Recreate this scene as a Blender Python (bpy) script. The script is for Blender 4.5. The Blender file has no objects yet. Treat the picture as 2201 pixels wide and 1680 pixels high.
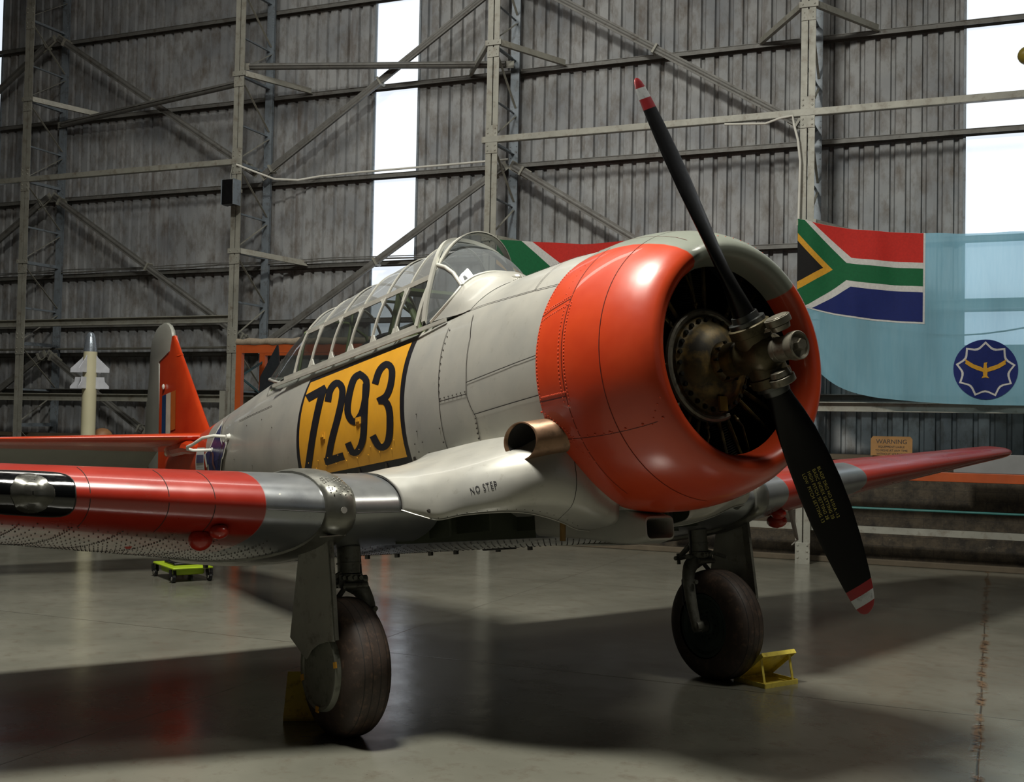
import bpy, math, random
from math import sin, cos, pi, radians, sqrt
from mathutils import Vector as V, Matrix
random.seed(7)
SC = bpy.context.scene
COL = SC.collection

# ---------------------------------------------------------------- camera
camd = bpy.data.cameras.new('camera')
cam = bpy.data.objects.new('camera', camd); COL.objects.link(cam)
_yaw, _pit, _rol = radians(145.3247), radians(1.7659), radians(1.1379)
_F = V((cos(_pit)*cos(_yaw), cos(_pit)*sin(_yaw), sin(_pit)))
_R0 = V((sin(_yaw), -cos(_yaw), 0)); _U0 = _R0.cross(_F)
_R = _R0*cos(_rol) + _U0*sin(_rol); _U = -_R0*sin(_rol) + _U0*cos(_rol)
cam.matrix_world = Matrix(((_R.x, _U.x, -_F.x, 5.1805), (_R.y, _U.y, -_F.y, -3.952), (_R.z, _U.z, -_F.z, 1.5592), (0, 0, 0, 1)))
camd.sensor_width = 36.0; camd.lens = 2468.3/2201*36; camd.clip_start = .05; camd.clip_end = 200
SC.camera = cam

# ---------------------------------------------------------------- light, world, exposure
SC.view_settings.view_transform = 'Standard'; SC.view_settings.look = 'None'
SC.view_settings.exposure = 0.0; SC.view_settings.gamma = 1.0; SC.view_settings.use_curve_mapping = False
wld = bpy.data.worlds.new('world'); SC.world = wld; wld.use_nodes = True
wld.node_tree.nodes['Background'].inputs[0].default_value = (.55, .68, .9, 1)
wld.node_tree.nodes['Background'].inputs[1].default_value = .5

WY = radians(212.5)
WD = V((cos(WY), sin(WY), 0)); WN = V((-sin(WY), cos(WY), 0))      # along the wall (to the left) / out of the wall to the camera
if WN.dot(V((5.18, -3.95, 0))) < 0: WN = -WN
def W(u, h, off): return WD*u + WN*off + V((0, 0, h))

def area(name, loc, to, sx, sy, power, col):
    d = bpy.data.lights.new(name, 'AREA'); d.shape = 'RECTANGLE'; d.size = sx; d.size_y = sy; d.energy = power; d.color = col
    o = bpy.data.objects.new(name, d); COL.objects.link(o); o.location = loc
    o.rotation_euler = (V(to)-V(loc)).to_track_quat('-Z', 'Y').to_euler()
    return o
area('rooflight_over_nose', (-.3, -2.7, 9.0), (-.3, -1.8, 0), 1.4, 1.4, 1300, (1, .97, .88))
area('rooflight_over_bay', W(5.6, 9.2, -3.6), W(5.6, 2.5, -7.5), 5.0, 1.6, 170, (1, .96, .88))
area('rooflight_ahead', (4.2, 2.6, 9.2), (.4, 1.2, 0), 1.6, 1.6, 250, (1, .96, .86))
area('front_fill', (9.5, -1.0, 3.4), (0, 0, 1.2), 5.5, 3.2, 5, (.86, .93, 1))  # added weak fill from ahead of the nose, not a known source

# ---------------------------------------------------------------- materials
def srgb(r, g, b):
    f = lambda c: c/12.92 if c <= .04045 else ((c+.055)/1.055)**2.4
    return (f(r/255), f(g/255), f(b/255), 1)
class N:
    def __init__(s, name):
        s.m = bpy.data.materials.new(name); s.m.use_nodes = True; s.t = s.m.node_tree; s.b = s.t.nodes['Principled BSDF']
    def node(s, typ, **kw):
        n = s.t.nodes.new(typ)
        for k, v in kw.items(): setattr(n, k, v)
        return n
    def link(s, a, b): s.t.links.new(a, b)
    def inp(s, sock, v):
        if hasattr(v, 'is_linked') or hasattr(v, 'links'): s.link(v, sock)
        else: sock.default_value = v
    def math(s, op, a, b=0.0, c=0.0, clamp=False):
        n = s.node('ShaderNodeMath', operation=op, use_clamp=clamp)
        s.inp(n.inputs[0], a); s.inp(n.inputs[1], b); s.inp(n.inputs[2], c); return n.outputs[0]
    def mix(s, f, a, b):
        n = s.node('ShaderNodeMix', data_type='RGBA'); s.inp(n.inputs[0], f); s.inp(n.inputs[6], a); s.inp(n.inputs[7], b); return n.outputs[2]
    def noise(s, scale, detail=4, vec=None, rough=.55, stretch=None):
        n = s.node('ShaderNodeTexNoise'); n.inputs['Scale'].default_value = scale; n.inputs['Detail'].default_value = detail; n.inputs['Roughness'].default_value = rough
        v = vec if vec is not None else s.coord()
        if stretch:
            mp = s.node('ShaderNodeMapping'); mp.inputs['Scale'].default_value = stretch; s.link(v, mp.inputs[0]); v = mp.outputs[0]
        s.link(v, n.inputs['Vector']); return n.outputs[0]
    def coord(s):
        if not hasattr(s, '_c'): s._c = s.node('ShaderNodeTexCoord').outputs['Object']
        return s._c
    def body(s):
        if not hasattr(s, '_b'):
            a = s.node('ShaderNodeAttribute', attribute_name='body'); x = s.node('ShaderNodeSeparateXYZ'); s.link(a.outputs['Vector'], x.inputs[0]); s._b = x.outputs; s._bv = a.outputs['Vector']
        return s._b
    def ramp(s, f, lo, hi):
        n = s.node('ShaderNodeMapRange'); s.inp(n.inputs[0], f); n.inputs[1].default_value = lo; n.inputs[2].default_value = hi; return n.outputs[0]
    def bump(s, h, strength=.3, dist=.01):
        n = s.node('ShaderNodeBump'); n.inputs['Strength'].default_value = strength; n.inputs['Distance'].default_value = dist; s.link(h, n.inputs['Height']); s.link(n.outputs[0], s.b.inputs['Normal'])
    def done(s, col=None, rough=None, metal=None, coat=None, spec=None):
        for k, v in (('Base Color', col), ('Roughness', rough), ('Metallic', metal), ('Coat Weight', coat), ('Specular IOR Level', spec)):
            if v is not None: s.inp(s.b.inputs[k], v)
        return s.m
def simple(name, rgb, rough=.6, metal=0.0, var=.25, scale=6, bump=0.0, coat=None, dirt=None, spec=None):
    n = N(name); c = srgb(*rgb); d = tuple(x*(1-var) for x in c[:3])+(1,)
    f = n.ramp(n.noise(scale, 5), .3, .7)
    col = n.mix(f, d, c)
    if dirt: col = n.mix(n.ramp(n.noise(scale*2.3, 8, rough=.7), .52, .75), col, srgb(*dirt))
    if bump: n.bump(n.noise(scale*8, 6), bump, .004)
    return n.done(col, n.math('MULTIPLY_ADD', n.noise(scale*3, 3), .2, rough-.1), metal, coat, spec)

# ---------------------------------------------------------------- mesh helpers
HX, HZ, TH = 1.47931, 1.91762, radians(7.48796)        # propeller hub in the hangar, nose-up sit of the aircraft
def b2w(p): return V((HX+p[0]*cos(TH)-p[2]*sin(TH), p[1], HZ+p[0]*sin(TH)+p[2]*cos(TH)))
class MB:
    def __init__(s): s.v = []; s.f = []; s.mi = []; s.cur = 0
    def add(s, vs, fs):
        o = len(s.v); s.v += [tuple(v) for v in vs]
        for f in fs: s.f.append(tuple(i+o for i in f)); s.mi.append(s.cur)
        return s
    def loft(s, rings, closed=True, cap0=False, cap1=False, loop=False):
        n = len(rings[0]); vs = [p for r in rings for p in r]; fs = []
        R = len(rings); m = n if closed else n-1
        for i in range(R if loop else R-1):
            a = i*n; b = ((i+1) % R)*n
            for j in range(m):
                k = (j+1) % n; fs.append((a+j, a+k, b+k, b+j))
        if cap0: fs.append(tuple(range(n))[::-1])
        if cap1: fs.append(tuple(range((R-1)*n, R*n)))
        return s.add(vs, fs)
    def grid(s, fn, nu, nv):
        return s.loft([[fn(i/nu, j/nv) for j in range(nv+1)] for i in range(nu+1)], closed=False)
    def box(s, c, d, ax=None):
        c = V(c); X, Y, Z = ax if ax else (V((1, 0, 0)), V((0, 1, 0)), V((0, 0, 1)))
        vs = [c+X*(d[0]/2*i)+Y*(d[1]/2*j)+Z*(d[2]/2*k) for i in (-1, 1) for j in (-1, 1) for k in (-1, 1)]
        return s.add(vs, [(0, 1, 3, 2), (4, 6, 7, 5), (0, 4, 5, 1), (2, 3, 7, 6), (0, 2, 6, 4), (1, 5, 7, 3)])
    def bar(s, a, b, w, h, up=(0, 0, 1)):
        a = V(a); b = V(b); X = (b-a).normalized(); Y = V(up).cross(X)
        if Y.length < 1e-4: Y = V((1, 0, 0)).cross(X)
        Y.normalize(); Z = X.cross(Y)
        return s.box((a+b)/2, ((b-a).length, w, h), (X, Y, Z))
    def angle(s, a, b, w, t, up=(0, 0, 1)):      # L section
        a = V(a); b = V(b); X = (b-a).normalized(); Y = V(up).cross(X); Y.normalize(); Z = X.cross(Y)
        s.box((a+b)/2, ((b-a).length, w, t), (X, Y, Z)); s.box((a+b)/2+Y*(w/2)+Z*(w/2), ((b-a).length, t, w), (X, Y, Z)); return s
    def cyl(s, a, b, r0, r1=None, n=16, cap=True):
        a = V(a); b = V(b); r1 = r0 if r1 is None else r1
        X = (b-a).normalized(); Y = X.orthogonal().normalized(); Z = X.cross(Y)
        R = lambda c, r: [c+Y*(r*cos(2*pi*i/n))+Z*(r*sin(2*pi*i/n)) for i in range(n)]
        return s.loft([R(a, r0), R(b, r1)], cap0=cap, cap1=cap)
    def rev(s, a, axis, prof, n=48, a0=0, a1=2*pi, loop=False):    # prof: (distance along axis, radius)
        a = V(a); X = V(axis).normalized(); Y = X.orthogonal().normalized()
        if abs(X.x) > .9: Y = V((0, 1, 0)); Y = (Y-X*Y.dot(X)).normalized()
        Z = X.cross(Y); full = abs(a1-a0-2*pi) < 1e-6
        ring = lambda d, r: [a+X*d+Y*(r*cos(a0+(a1-a0)*i/n))+Z*(r*sin(a0+(a1-a0)*i/n)) for i in range(n if full else n+1)]
        return s.loft([ring(d, r) for d, r in prof], closed=full, loop=loop)
    def tube(s, path, r, n=8, cap=True):
        P = [V(p) for p in path]; rr = r if hasattr(r, '__len__') else [r]*len(P); rings = []
        up = None
        for i, p in enumerate(P):
            t = (P[min(i+1, len(P)-1)]-P[max(i-1, 0)]).normalized()
            if up is None: up = t.orthogonal().normalized()
            up = (up-t*up.dot(t)).normalized(); z = t.cross(up)
            rings.append([p+up*(rr[i]*cos(2*pi*k/n))+z*(rr[i]*sin(2*pi*k/n)) for k in range(n)])
        return s.loft(rings, cap0=cap, cap1=cap)
    def dome(s, p, nrm, r, h=.4, n=6):
        p = V(p); X = V(nrm).normalized(); Y = X.orthogonal().normalized(); Z = X.cross(Y)
        R = lambda d, q: [p+X*d+Y*(q*cos(2*pi*i/n))+Z*(q*sin(2*pi*i/n)) for i in range(n)]
        return s.loft([R(-.0005, r), R(r*h, r*.62)], cap1=True)
    def ball(s, c, r, n=16, sx=(1, 1, 1)):
        c = V(c); rings = []
        for i in range(n//2+1):
            t = pi*i/(n//2); q = max(sin(t), .001)
            rings.append([c+V((r*q*cos(2*pi*k/n)*sx[0], r*q*sin(2*pi*k/n)*sx[1], r*cos(t)*sx[2])) for k in range(n)])
        return s.loft(rings)
    def prism(s, pts, vec):                       # polygon swept by a vector
        n = len(pts); P = [V(p) for p in pts]; Q = [p+V(vec) for p in P]
        return s.add(P+Q, [tuple(range(n))[::-1], tuple(range(n, 2*n))]+[(i, (i+1) % n, n+(i+1) % n, n+i) for i in range(n)])
    def pieces(s):
        par = list(range(len(s.v)))
        def find(i):
            while par[i] != i: par[i] = par[par[i]]; i = par[i]
            return i
        for f in s.f:
            for k in f[1:]: par[find(k)] = find(f[0])
        gr = {}
        for f, m in zip(s.f, s.mi): gr.setdefault(find(f[0]), []).append((f, m))
        out = []
        for fl in gr.values():
            ids = sorted({i for f, _ in fl for i in f}); mp = {i: k for k, i in enumerate(ids)}; q = MB(); q.v = [s.v[i] for i in ids]
            q.f = [tuple(mp[i] for i in f) for f, _ in fl]; q.mi = [m for _, m in fl]; out.append(q)
        return out
    def build(s, name, mats, parent=None, smooth=True, body=False, bevel=0, angle=35, sub=0, solid=0, each=False):
        if each:                                  # every separate piece becomes an object of its own
            return [q.build(name, mats, parent, smooth, body, bevel, angle, sub, solid) for q in s.pieces()]
        me = bpy.data.meshes.new(name)
        vs = [tuple(b2w(p)) for p in s.v] if body else s.v
        me.from_pydata(vs, [], s.f)
        if body:
            at = me.attributes.new('body', 'FLOAT_VECTOR', 'POINT')
            for i, p in enumerate(s.v): at.data[i].vector = p
        mats = mats if isinstance(mats, (list, tuple)) else [mats]
        for m in mats: me.materials.append(m)
        for i, p in enumerate(me.polygons): p.material_index = s.mi[i]; p.use_smooth = smooth
        import bmesh
        bm = bmesh.new(); bm.from_mesh(me); bmesh.ops.remove_doubles(bm, verts=bm.verts, dist=1e-5)
        bmesh.ops.recalc_face_normals(bm, faces=bm.faces); bm.to_mesh(me); bm.free()
        if smooth: me.set_sharp_from_angle(angle=radians(angle))
        o = bpy.data.objects.new(name, me); COL.objects.link(o)
        if solid: md = o.modifiers.new('solid', 'SOLIDIFY'); md.thickness = solid; md.offset = -1
        if bevel: md = o.modifiers.new('bevel', 'BEVEL'); md.width = bevel; md.segments = 2; md.limit_method = 'ANGLE'
        if sub: md = o.modifiers.new('sub', 'SUBSURF'); md.levels = sub; md.render_levels = sub
        if parent: o.parent = parent
        return o
def tag(o, label=None, cat=None, group=None, kind=None):
    for k, v in (('label', label), ('category', cat), ('group', group), ('kind', kind)):
        if v: o[k] = v
    return o
def thing(name, label, cat, loc=(0, 0, 0), group=None):
    o = bpy.data.objects.new(name, None); COL.objects.link(o); o.empty_display_size = .2; o.location = loc
    return tag(o, label, cat, group)
def settle(o):                                   # children were meshed in hangar coordinates: keep them there
    bpy.context.view_layer.update()
    for c in o.children: c.matrix_parent_inverse = o.matrix_world.inverted()
def copy_tree(o, parent=None):
    c = o.copy(); COL.objects.link(c)
    if parent: c.parent = parent; c.matrix_parent_inverse = o.matrix_parent_inverse.copy()
    for ch in list(o.children): copy_tree(ch, c)
    return c
def text_mesh(txt, size, place, mat, parent, name='lettering', align='CENTER', lift=0.0, body=False, spacing=1.0, line=1.0):
    cu = bpy.data.curves.new(name, 'FONT'); cu.body = txt; cu.size = size; cu.align_x = align; cu.space_character = spacing; cu.space_line = line
    cu.resolution_u = 3
    t = bpy.data.objects.new(name, cu); COL.objects.link(t); bpy.context.view_layer.update()
    me = bpy.data.meshes.new_from_object(t); bpy.data.objects.remove(t)
    mb = MB(); mb.add([place(v.co.x, v.co.y) for v in me.vertices], [tuple(p.vertices) for p in me.polygons])
    return mb.build(name, mat, parent, smooth=False, body=body)

# ================================================================ THE SETTING
# ---- floor
n = N('painted_concrete_floor')
sp = n.node('ShaderNodeSeparateXYZ'); n.link(n.coord(), sp.inputs[0]); X, Y = sp.outputs[0], sp.outputs[1]
along = n.math('ADD', n.math('MULTIPLY', X, WD.x), n.math('MULTIPLY', Y, WD.y))
away = n.math('ADD', n.math('MULTIPLY', X, WN.x), n.math('MULTIPLY', Y, WN.y))
wob = n.math('ADD', n.math('MULTIPLY', n.math('SUBTRACT', n.noise(1.6, 2), .5), .10), n.math('MULTIPLY', n.math('SUBTRACT', n.noise(6, 2), .5), .03))
wob2 = n.math('MULTIPLY', n.math('SUBTRACT', n.noise(1.1, 6), .5), .05)
def crack(co, at, w, wb): return n.ramp(n.math('ABSOLUTE', n.math('SUBTRACT', n.math('ADD', co, wb), at)), w, w*.35)
big = n.math('MULTIPLY', crack(along, -2.18, .034, wob), n.ramp(n.noise(3.5, 5), .44, .52))
thin = n.math('MAXIMUM', crack(along, -2.18, .008, wob2), n.math('MAXIMUM', crack(away, -.85, .007, wob2), crack(away, -4.85, .006, wob2)))
thin = n.math('MAXIMUM', thin, n.math('MULTIPLY', crack(along, 1.85, .005, wob2), .7))
c = n.mix(n.ramp(n.noise(.9, 6), .3, .7), srgb(96, 96, 86), srgb(118, 117, 106))
c = n.mix(n.ramp(n.noise(7, 8, rough=.7, stretch=(1, 1, 1)), .52, .78), c, srgb(92, 85, 74))
c = n.mix(n.ramp(n.noise(38, 4), .70, .78), c, srgb(70, 64, 56))
c = n.mix(n.math('MULTIPLY', thin, .8), c, srgb(38, 34, 28))
c = n.mix(big, c, srgb(112, 92, 70))
c = n.mix(n.math('MULTIPLY', big, n.ramp(n.noise(22, 4), .45, .6)), c, srgb(38, 28, 20))
n.bump(n.math('SUBTRACT', n.math('MULTIPLY', n.noise(5, 6, stretch=(1, 1, 1)), .6), n.math('ADD', thin, big)), .22, .012)
M_floor = n.done(c, n.math('MULTIPLY_ADD', n.noise(3, 6), .24, .09), 0, None, .8)
mb = MB(); mb.add([W(26, 0, -8.95), W(-14, 0, -8.95), W(-14, 0, 14), W(26, 0, 14)], [(0, 1, 2, 3)])
tag(mb.build('floor', M_floor, smooth=False), kind='structure')

# ---- corrugated sheet wall
n = N('corrugated_sheet')
sp = n.node('ShaderNodeSeparateXYZ'); n.link(n.coord(), sp.inputs[0])
c = n.mix(n.ramp(n.noise(1.3, 5), .3, .7), srgb(120, 124, 128), srgb(156, 158, 158))
c = n.mix(n.ramp(n.noise(6, 8, rough=.7, stretch=(1, 1, .5)), .45, .75), c, srgb(92, 84, 74))
c = n.mix(n.ramp(n.noise(3, 6, stretch=(1, 1, .12)), .60, .78), c, srgb(76, 62, 50))
n.bump(n.noise(30, 3), .15, .004)
M_sheet = n.done(c, .62, .12)
M_steel = simple('grey_painted_steel', (150, 150, 140), .5, .15, .25, 4, .1, dirt=(104, 94, 80))
M_steel_dark = simple('dusty_grey_steel', (112, 112, 108), .55, .2, .3, 4, .1, dirt=(72, 64, 56))
M_steel_blue = simple('blue_grey_steel', (128, 138, 146), .45, .2, .25, 4, .1, dirt=(80, 76, 72))
WALL_OFF, TOP = -8.80, 9.6
WBOT = [2.64, 1.32, 2.64]
WINS = [(13.85, 14.60), (5.61, 6.35), (-2.62, -1.885)]
def sheet(name, u0, u1, lo=1.2, hi=9.6):
    mb = MB(); prof = []; u = u1; k = 0
    while u > u0:
        for du, d in ((0, 0), (.112, 0), (.126, -.045), (.168, -.045)): 
            if u-du > u0: prof.append((u-du, d))
        u -= .186
    prof.append((u0, 0))
    hs = [lo, (lo+hi)/2, hi]
    mb.loft([[W(a, h, WALL_OFF+d) for a, d in prof] for h in hs], closed=False)
    o = mb.build(name, M_sheet, smooth=False, solid=.004); tag(o, kind='structure'); return o
for nm, a, b in (('wall_left', 14.60, 24.0), ('wall_back', 6.35, 13.85), ('wall_centre', -1.885, 5.61), ('wall_right', -12.0, -2.62)): sheet(nm, a, b)
for k_, (a, b) in enumerate(WINS): sheet('wall_under_window_%d' % (k_+1), a, b, 1.2, WBOT[k_])
# translucent daylight panels
n = N('translucent_daylight_sheet')
st = n.ramp(n.noise(4, 8, rough=.7, stretch=(1, 1, .15)), .55, .8)
em = n.mix(n.math('MULTIPLY', st, .10), (.79, .86, .95, 1), (.55, .60, .62, 1))
n.b.inputs['Emission Strength'].default_value = 1.02; n.link(em, n.b.inputs['Emission Color'])
M_day = n.done((.5, .5, .5, 1), .7)
for i, (a, b) in enumerate(WINS):
    mb = MB(); mb.box(W((a+b)/2, (WBOT[i]+TOP)/2, WALL_OFF-.02), (b-a+.04, .006, TOP-WBOT[i]), (WD, WN, V((0, 0, 1))))
    win = tag(mb.build('window_%d' % (i+1), M_day, smooth=False), kind='structure')
    fr = MB()
    for e in (a, b): fr.box(W(e, (WBOT[i]+TOP)/2, WALL_OFF+.012), (.03, .03, TOP-WBOT[i]), (WD, WN, V((0, 0, 1))))
    fr.build('window_frame', M_steel_blue, win, smooth=False)
# masonry dado and kerb
n = N('old_masonry')
br = n.node('ShaderNodeTexBrick'); br.inputs['Scale'].default_value = 2.2; br.inputs['Mortar Size'].default_value = .01
mp = n.node('ShaderNodeCombineXYZ'); sp = n.node('ShaderNodeSeparateXYZ'); n.link(n.coord(), sp.inputs[0])
n.link(n.math('ADD', n.math('MULTIPLY', sp.outputs[0], WD.x), n.math('MULTIPLY', sp.outputs[1], WD.y)), mp.inputs[0]); n.link(sp.outputs[2], mp.inputs[1])
n.link(mp.outputs[0], br.inputs['Vector']); br.inputs['Color1'].default_value = srgb(74, 65, 51); br.inputs['Color2'].default_value = srgb(66, 58, 46); br.inputs['Mortar'].default_value = srgb(56, 50, 41)
c = n.mix(n.ramp(n.noise(5, 8, rough=.75), .42, .62), br.outputs[0], srgb(36, 32, 26))
c = n.mix(n.ramp(n.noise(9, 8, rough=.75), .62, .72), c, srgb(104, 98, 84))
n.bump(n.noise(14, 6), .5, .02)
M_brick = n.done(c, .85)
mb = MB(); mb.box(W(6, .62, -8.52), (36, .5, 1.24), (WD, WN, V((0, 0, 1))))
tag(mb.build('wall_dado', M_brick, smooth=False), kind='structure')
M_ledge = simple('dusty_ledge', (92, 82, 66), .8, 0, .3, 5)
mb = MB(); mb.box(W(6, 1.27, -8.50), (36, .56, .06), (WD, WN, V((0, 0, 1))))
tag(mb.build('trim_1', M_ledge, smooth=False), kind='structure')
mb = MB(); mb.box(W(6, .035, -8.235), (36, .07, .07), (WD, WN, V((0, 0, 1))))
tag(mb.build('baseboard_back', M_ledge, smooth=False, bevel=.01), kind='structure')
# side walls, front wall, roof (all outside the frame, they close the hangar)
M_outer = simple('dark_lining', (30, 30, 29), .8)
mb = MB(); ax = (WD, WN, V((0, 0, 1)))
mb.box(W(24, TOP/2, 2.5), (.1, 23, TOP), ax); tag(mb.build('wall_side_left', M_outer, smooth=False), kind='structure')
mb = MB(); mb.box(W(-12, TOP/2, 2.5), (.1, 23, TOP), ax); tag(mb.build('wall_side_right', M_outer, smooth=False), kind='structure')
mb = MB(); mb.box(W(6, TOP/2, 14), (36, .1, TOP), ax); tag(mb.build('wall_front', M_outer, smooth=False), kind='structure')
mb = MB(); mb.box(W(6, TOP+.05, 2.5), (36, 23.2, .1), ax); tag(mb.build('ceiling', M_outer, smooth=False), kind='structure')

# ---- girts
NR = V((0, 0, 1))
def girt_mb(h, u0, u1, off=-8.735):
    mb = MB(); c = (u0+u1)/2; L = u1-u0
    mb.box(W(c, h, off), (L, .10, .008), ax); mb.box(W(c, h-.03, off+.038), (L, .008, .055), ax); mb.box(W(c, h-.035, off-.046), (L, .008, .07), ax)
    return mb
GL = {7.93: 'wall girt nearest the top edge of the view', 6.59: 'wall girt above the zigzag pipe bracing', 5.26: 'wall girt just behind the flat grey strap', 3.96: 'wall girt level with the top of the cockpit canopy',
      3.12: 'wall girt level with the upper edge of the tail fin', 2.64: 'lowest wall girt, crossing behind the red tail fin'}
for h, lb in GL.items():
    tag(girt_mb(h, -6, 20).build('steel_girt', M_steel_dark, smooth=False), 'dark steel '+lb, 'girt', 'horizontal girts of the back wall')
mb = MB(); mb.tube([W(6.2+i*.7, 3.99+.012*sin(i*2.1), -8.63) for i in range(-4, 16)], .012, 6); mb.tube([W(6.2+i*.7, 4.02+.01*sin(i*1.7), -8.62) for i in range(-4, 16)], .007, 6)
tag(mb.build('electric_cable', M_steel_dark), 'thin grey cables lying along the girt beside the canopy', 'cable')
mb = MB(); mb.tube([W(8.2, 2.70, -8.62), W(12.2, 2.70, -8.62), W(18, 2.70, -8.62)], .02, 8)
tag(mb.build('water_pipe', M_steel), 'thin pale pipe along the lowest girt behind the red tail', 'pipe')
# ---- beams and straps on the column fronts
F0 = -7.85
def ibeam(h, u0, u1, off=-7.93, hh=.10, fl=.12):
    mb = MB(); c = (u0+u1)/2; L = u1-u0
    mb.box(W(c, h, off), (L, .012, hh), ax); mb.box(W(c, h+hh/2, off), (L, fl, .012), ax); mb.box(W(c, h-hh/2, off), (L, fl, .012), ax)
    return mb.build('steel_beam', M_steel, smooth=False)
tag(ibeam(3.07, 8.21, 20), 'grey steel beam across the columns left of the aircraft nose, above the tail fin tip', 'beam')
tag(ibeam(3.07, -6, 3.9, -8.05), 'grey steel beam showing dark through the light blue flag', 'beam')
tag(ibeam(1.885, 8.21, 20), 'lower grey steel beam passing behind the red tail fin', 'beam')
tag(ibeam(1.87, -6, 8.0, -7.93), 'grey steel beam running just under the light blue flag', 'beam')
mb = MB(); mb.box(W(8.5, 1.98, -8.55), (24, .02, .10), ax); mb.box(W(8.5, 2.03, -8.50), (24, .12, .012), ax)
tag(mb.build('steel_beam', M_steel_dark, smooth=False), 'rear steel beam seen just over the lower grey beam', 'beam')
mb = MB(); mb.box(W(-2, .435, -7.90), (7, .012, .07), ax); mb.box(W(-2, .47, -7.93), (7, .07, .010), ax)
mb.build('guard_rail', M_steel, smooth=False)
tag(bpy.data.objects['guard_rail'], 'low grey rail along the foot of the right wall', 'rail')
mb = MB(); mb.tube([W(1.2, .685, -7.95), W(-6, .685, -7.95)], .014, 10)
tag(mb.build('teal_pipe', simple('teal_paint', (52, 116, 112), .35)), 'thin teal pipe above the low rail at right', 'pipe')
def strap(u0, u1, label):
    mb = MB(); c = (u0+u1)/2; mb.box(W(c, 5.40, F0+.016), (u1-u0, .006, .078), ax); mb.box(W(c, 5.36, F0-.02), (u1-u0, .07, .006), ax)
    tag(mb.build('steel_strap', M_steel, smooth=False), label, 'strap')
strap(8.05, 20, 'flat grey strap joining the two columns at far left')
strap(-6, 4.14, 'flat grey strap running right from the middle column past the propeller tip')
# ---- laced columns
def rivs(mb, u, h, off, du, hs, r=.014):
    for s in (-1, 1):
        for q in hs: mb.dome(W(u+s*du, h+q, off), WN, r, .6, 8)
def make_column(u):
    root = thing('lattice_column', None, 'column', W(u, 0, -8.3))
    H = TOP
    mb = MB()
    for s in (-1, 1):
        mb.box(W(u+s*.047, H/2, F0), (.078, .010, H), ax); mb.box(W(u+s*.012, H/2, F0-.035), (.008, .07, H), ax)
    mb.build('front_chord', M_steel, root, smooth=False)
    mb = MB(); mb.box(W(u, H/2, -8.635), (.012, .05, H), ax); mb.box(W(u, H/2, -8.61), (.13, .010, H), ax); mb.box(W(u, H/2, -8.658), (.11, .010, H), ax)
    mb.build('rear_chord', M_steel_blue, root, smooth=False)
    for k in range(-4, 4):
        h = 5.40+1.32*k
        if h < .1 or h > H: continue
        for (f, r, w) in ((h-.04, h-.03, .055), (h+.55, h+.55, .03)):
            mb = MB(); mb.angle(W(u+.01, f, F0-.04), W(u+.01, r, -8.60), w, .006, NR); mb.build('lacing_strut', M_steel_blue, root, smooth=False)
        for (a, b) in ((h+1.22, h+.62), (h+.06, h+.50)):
            if a > H: continue
            mb = MB(); mb.bar(W(u-.02, a, F0-.04), W(u-.02, b, -8.60), .006, .032, WD); mb.build('lacing_bar', M_steel, root, smooth=False)
    for h in (8.05, 5.40, 2.75, .12):
        mb = MB(); dz = .19 if h > 1 else .13
        mb.box(W(u, h, F0+.010), (.172, .010, dz*2), ax)
        p = mb.build('splice_plate', M_steel, root, smooth=False, bevel=.002)
        mb = MB(); rivs(mb, u, h, F0+.015, .055, (-.15, -.085, .085, .15) if h > 1 else (-.05, .03, .10)); mb.build('rivets', M_steel, p)
        mb = MB(); rivs(mb, u, h-.3, -8.605, .045, [-.1+.08*i for i in range(7)], .012); mb.build('rivets', M_steel_blue, p)
    for h in (6.71, 4.07):
        mb = MB(); mb.box(W(u, h, F0+.014), (.23, .012, .07), ax); mb.box(W(u, h-.03, F0-.01), (.21, .05, .01), ax); mb.box(W(u, h-.13, F0+.011), (.17, .008, .13), ax)
        p = mb.build('cleat', M_steel, root, smooth=False)
        mb = MB(); rivs(mb, u, h, F0+.02, .07, (0,), .012); rivs(mb, u, h-.13, F0+.015, .05, (-.03, .03), .009); mb.build('rivets', M_steel, p)
        for s in (-1, 1):
            mb = MB(); mb.bar(W(u+s*.09, h, F0+.01), W(u+s*.73, h-.10, -8.66), .008, .075); mb.bar(W(u+s*.09, h-.04, F0-.015), W(u+s*.73, h-.14, -8.68), .05, .008)
            mb.build('fly_brace', M_steel, root, smooth=False)['arm'] = '%.2f%+d' % (h, s)
    settle(root); return root
US = [(16.39, 'lattice column outside the left edge'), (12.26, 'tall grey lattice column nearest the left edge of the view'), (8.12, 'tall grey lattice column carrying the black loudspeaker'),
      (4.0, 'tall grey lattice column rising behind the cockpit windscreen'), (-.15, 'tall grey lattice column rising behind the big striped flag')]
col0 = make_column(12.26); tag(col0, US[1][1])
for u, lb in US[2:]:
    c_ = copy_tree(col0); c_.location = W(u, 0, -8.3); c_['label'] = lb
for o in [o for o in COL.objects if o.name.startswith('fly_brace')]:
    k = o['arm']; left_two = o.parent['label'] in (US[1][1], US[2][1]); del o['arm']
    if k == '4.07+1' or (k == '6.71+1' and left_two) or (k == '4.07-1' and o.parent == col0): bpy.data.objects.remove(o)
for o in [o for o in COL.objects if o.name.startswith('lattice_column')]: o['group'] = 'lattice columns of the back wall'
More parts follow.
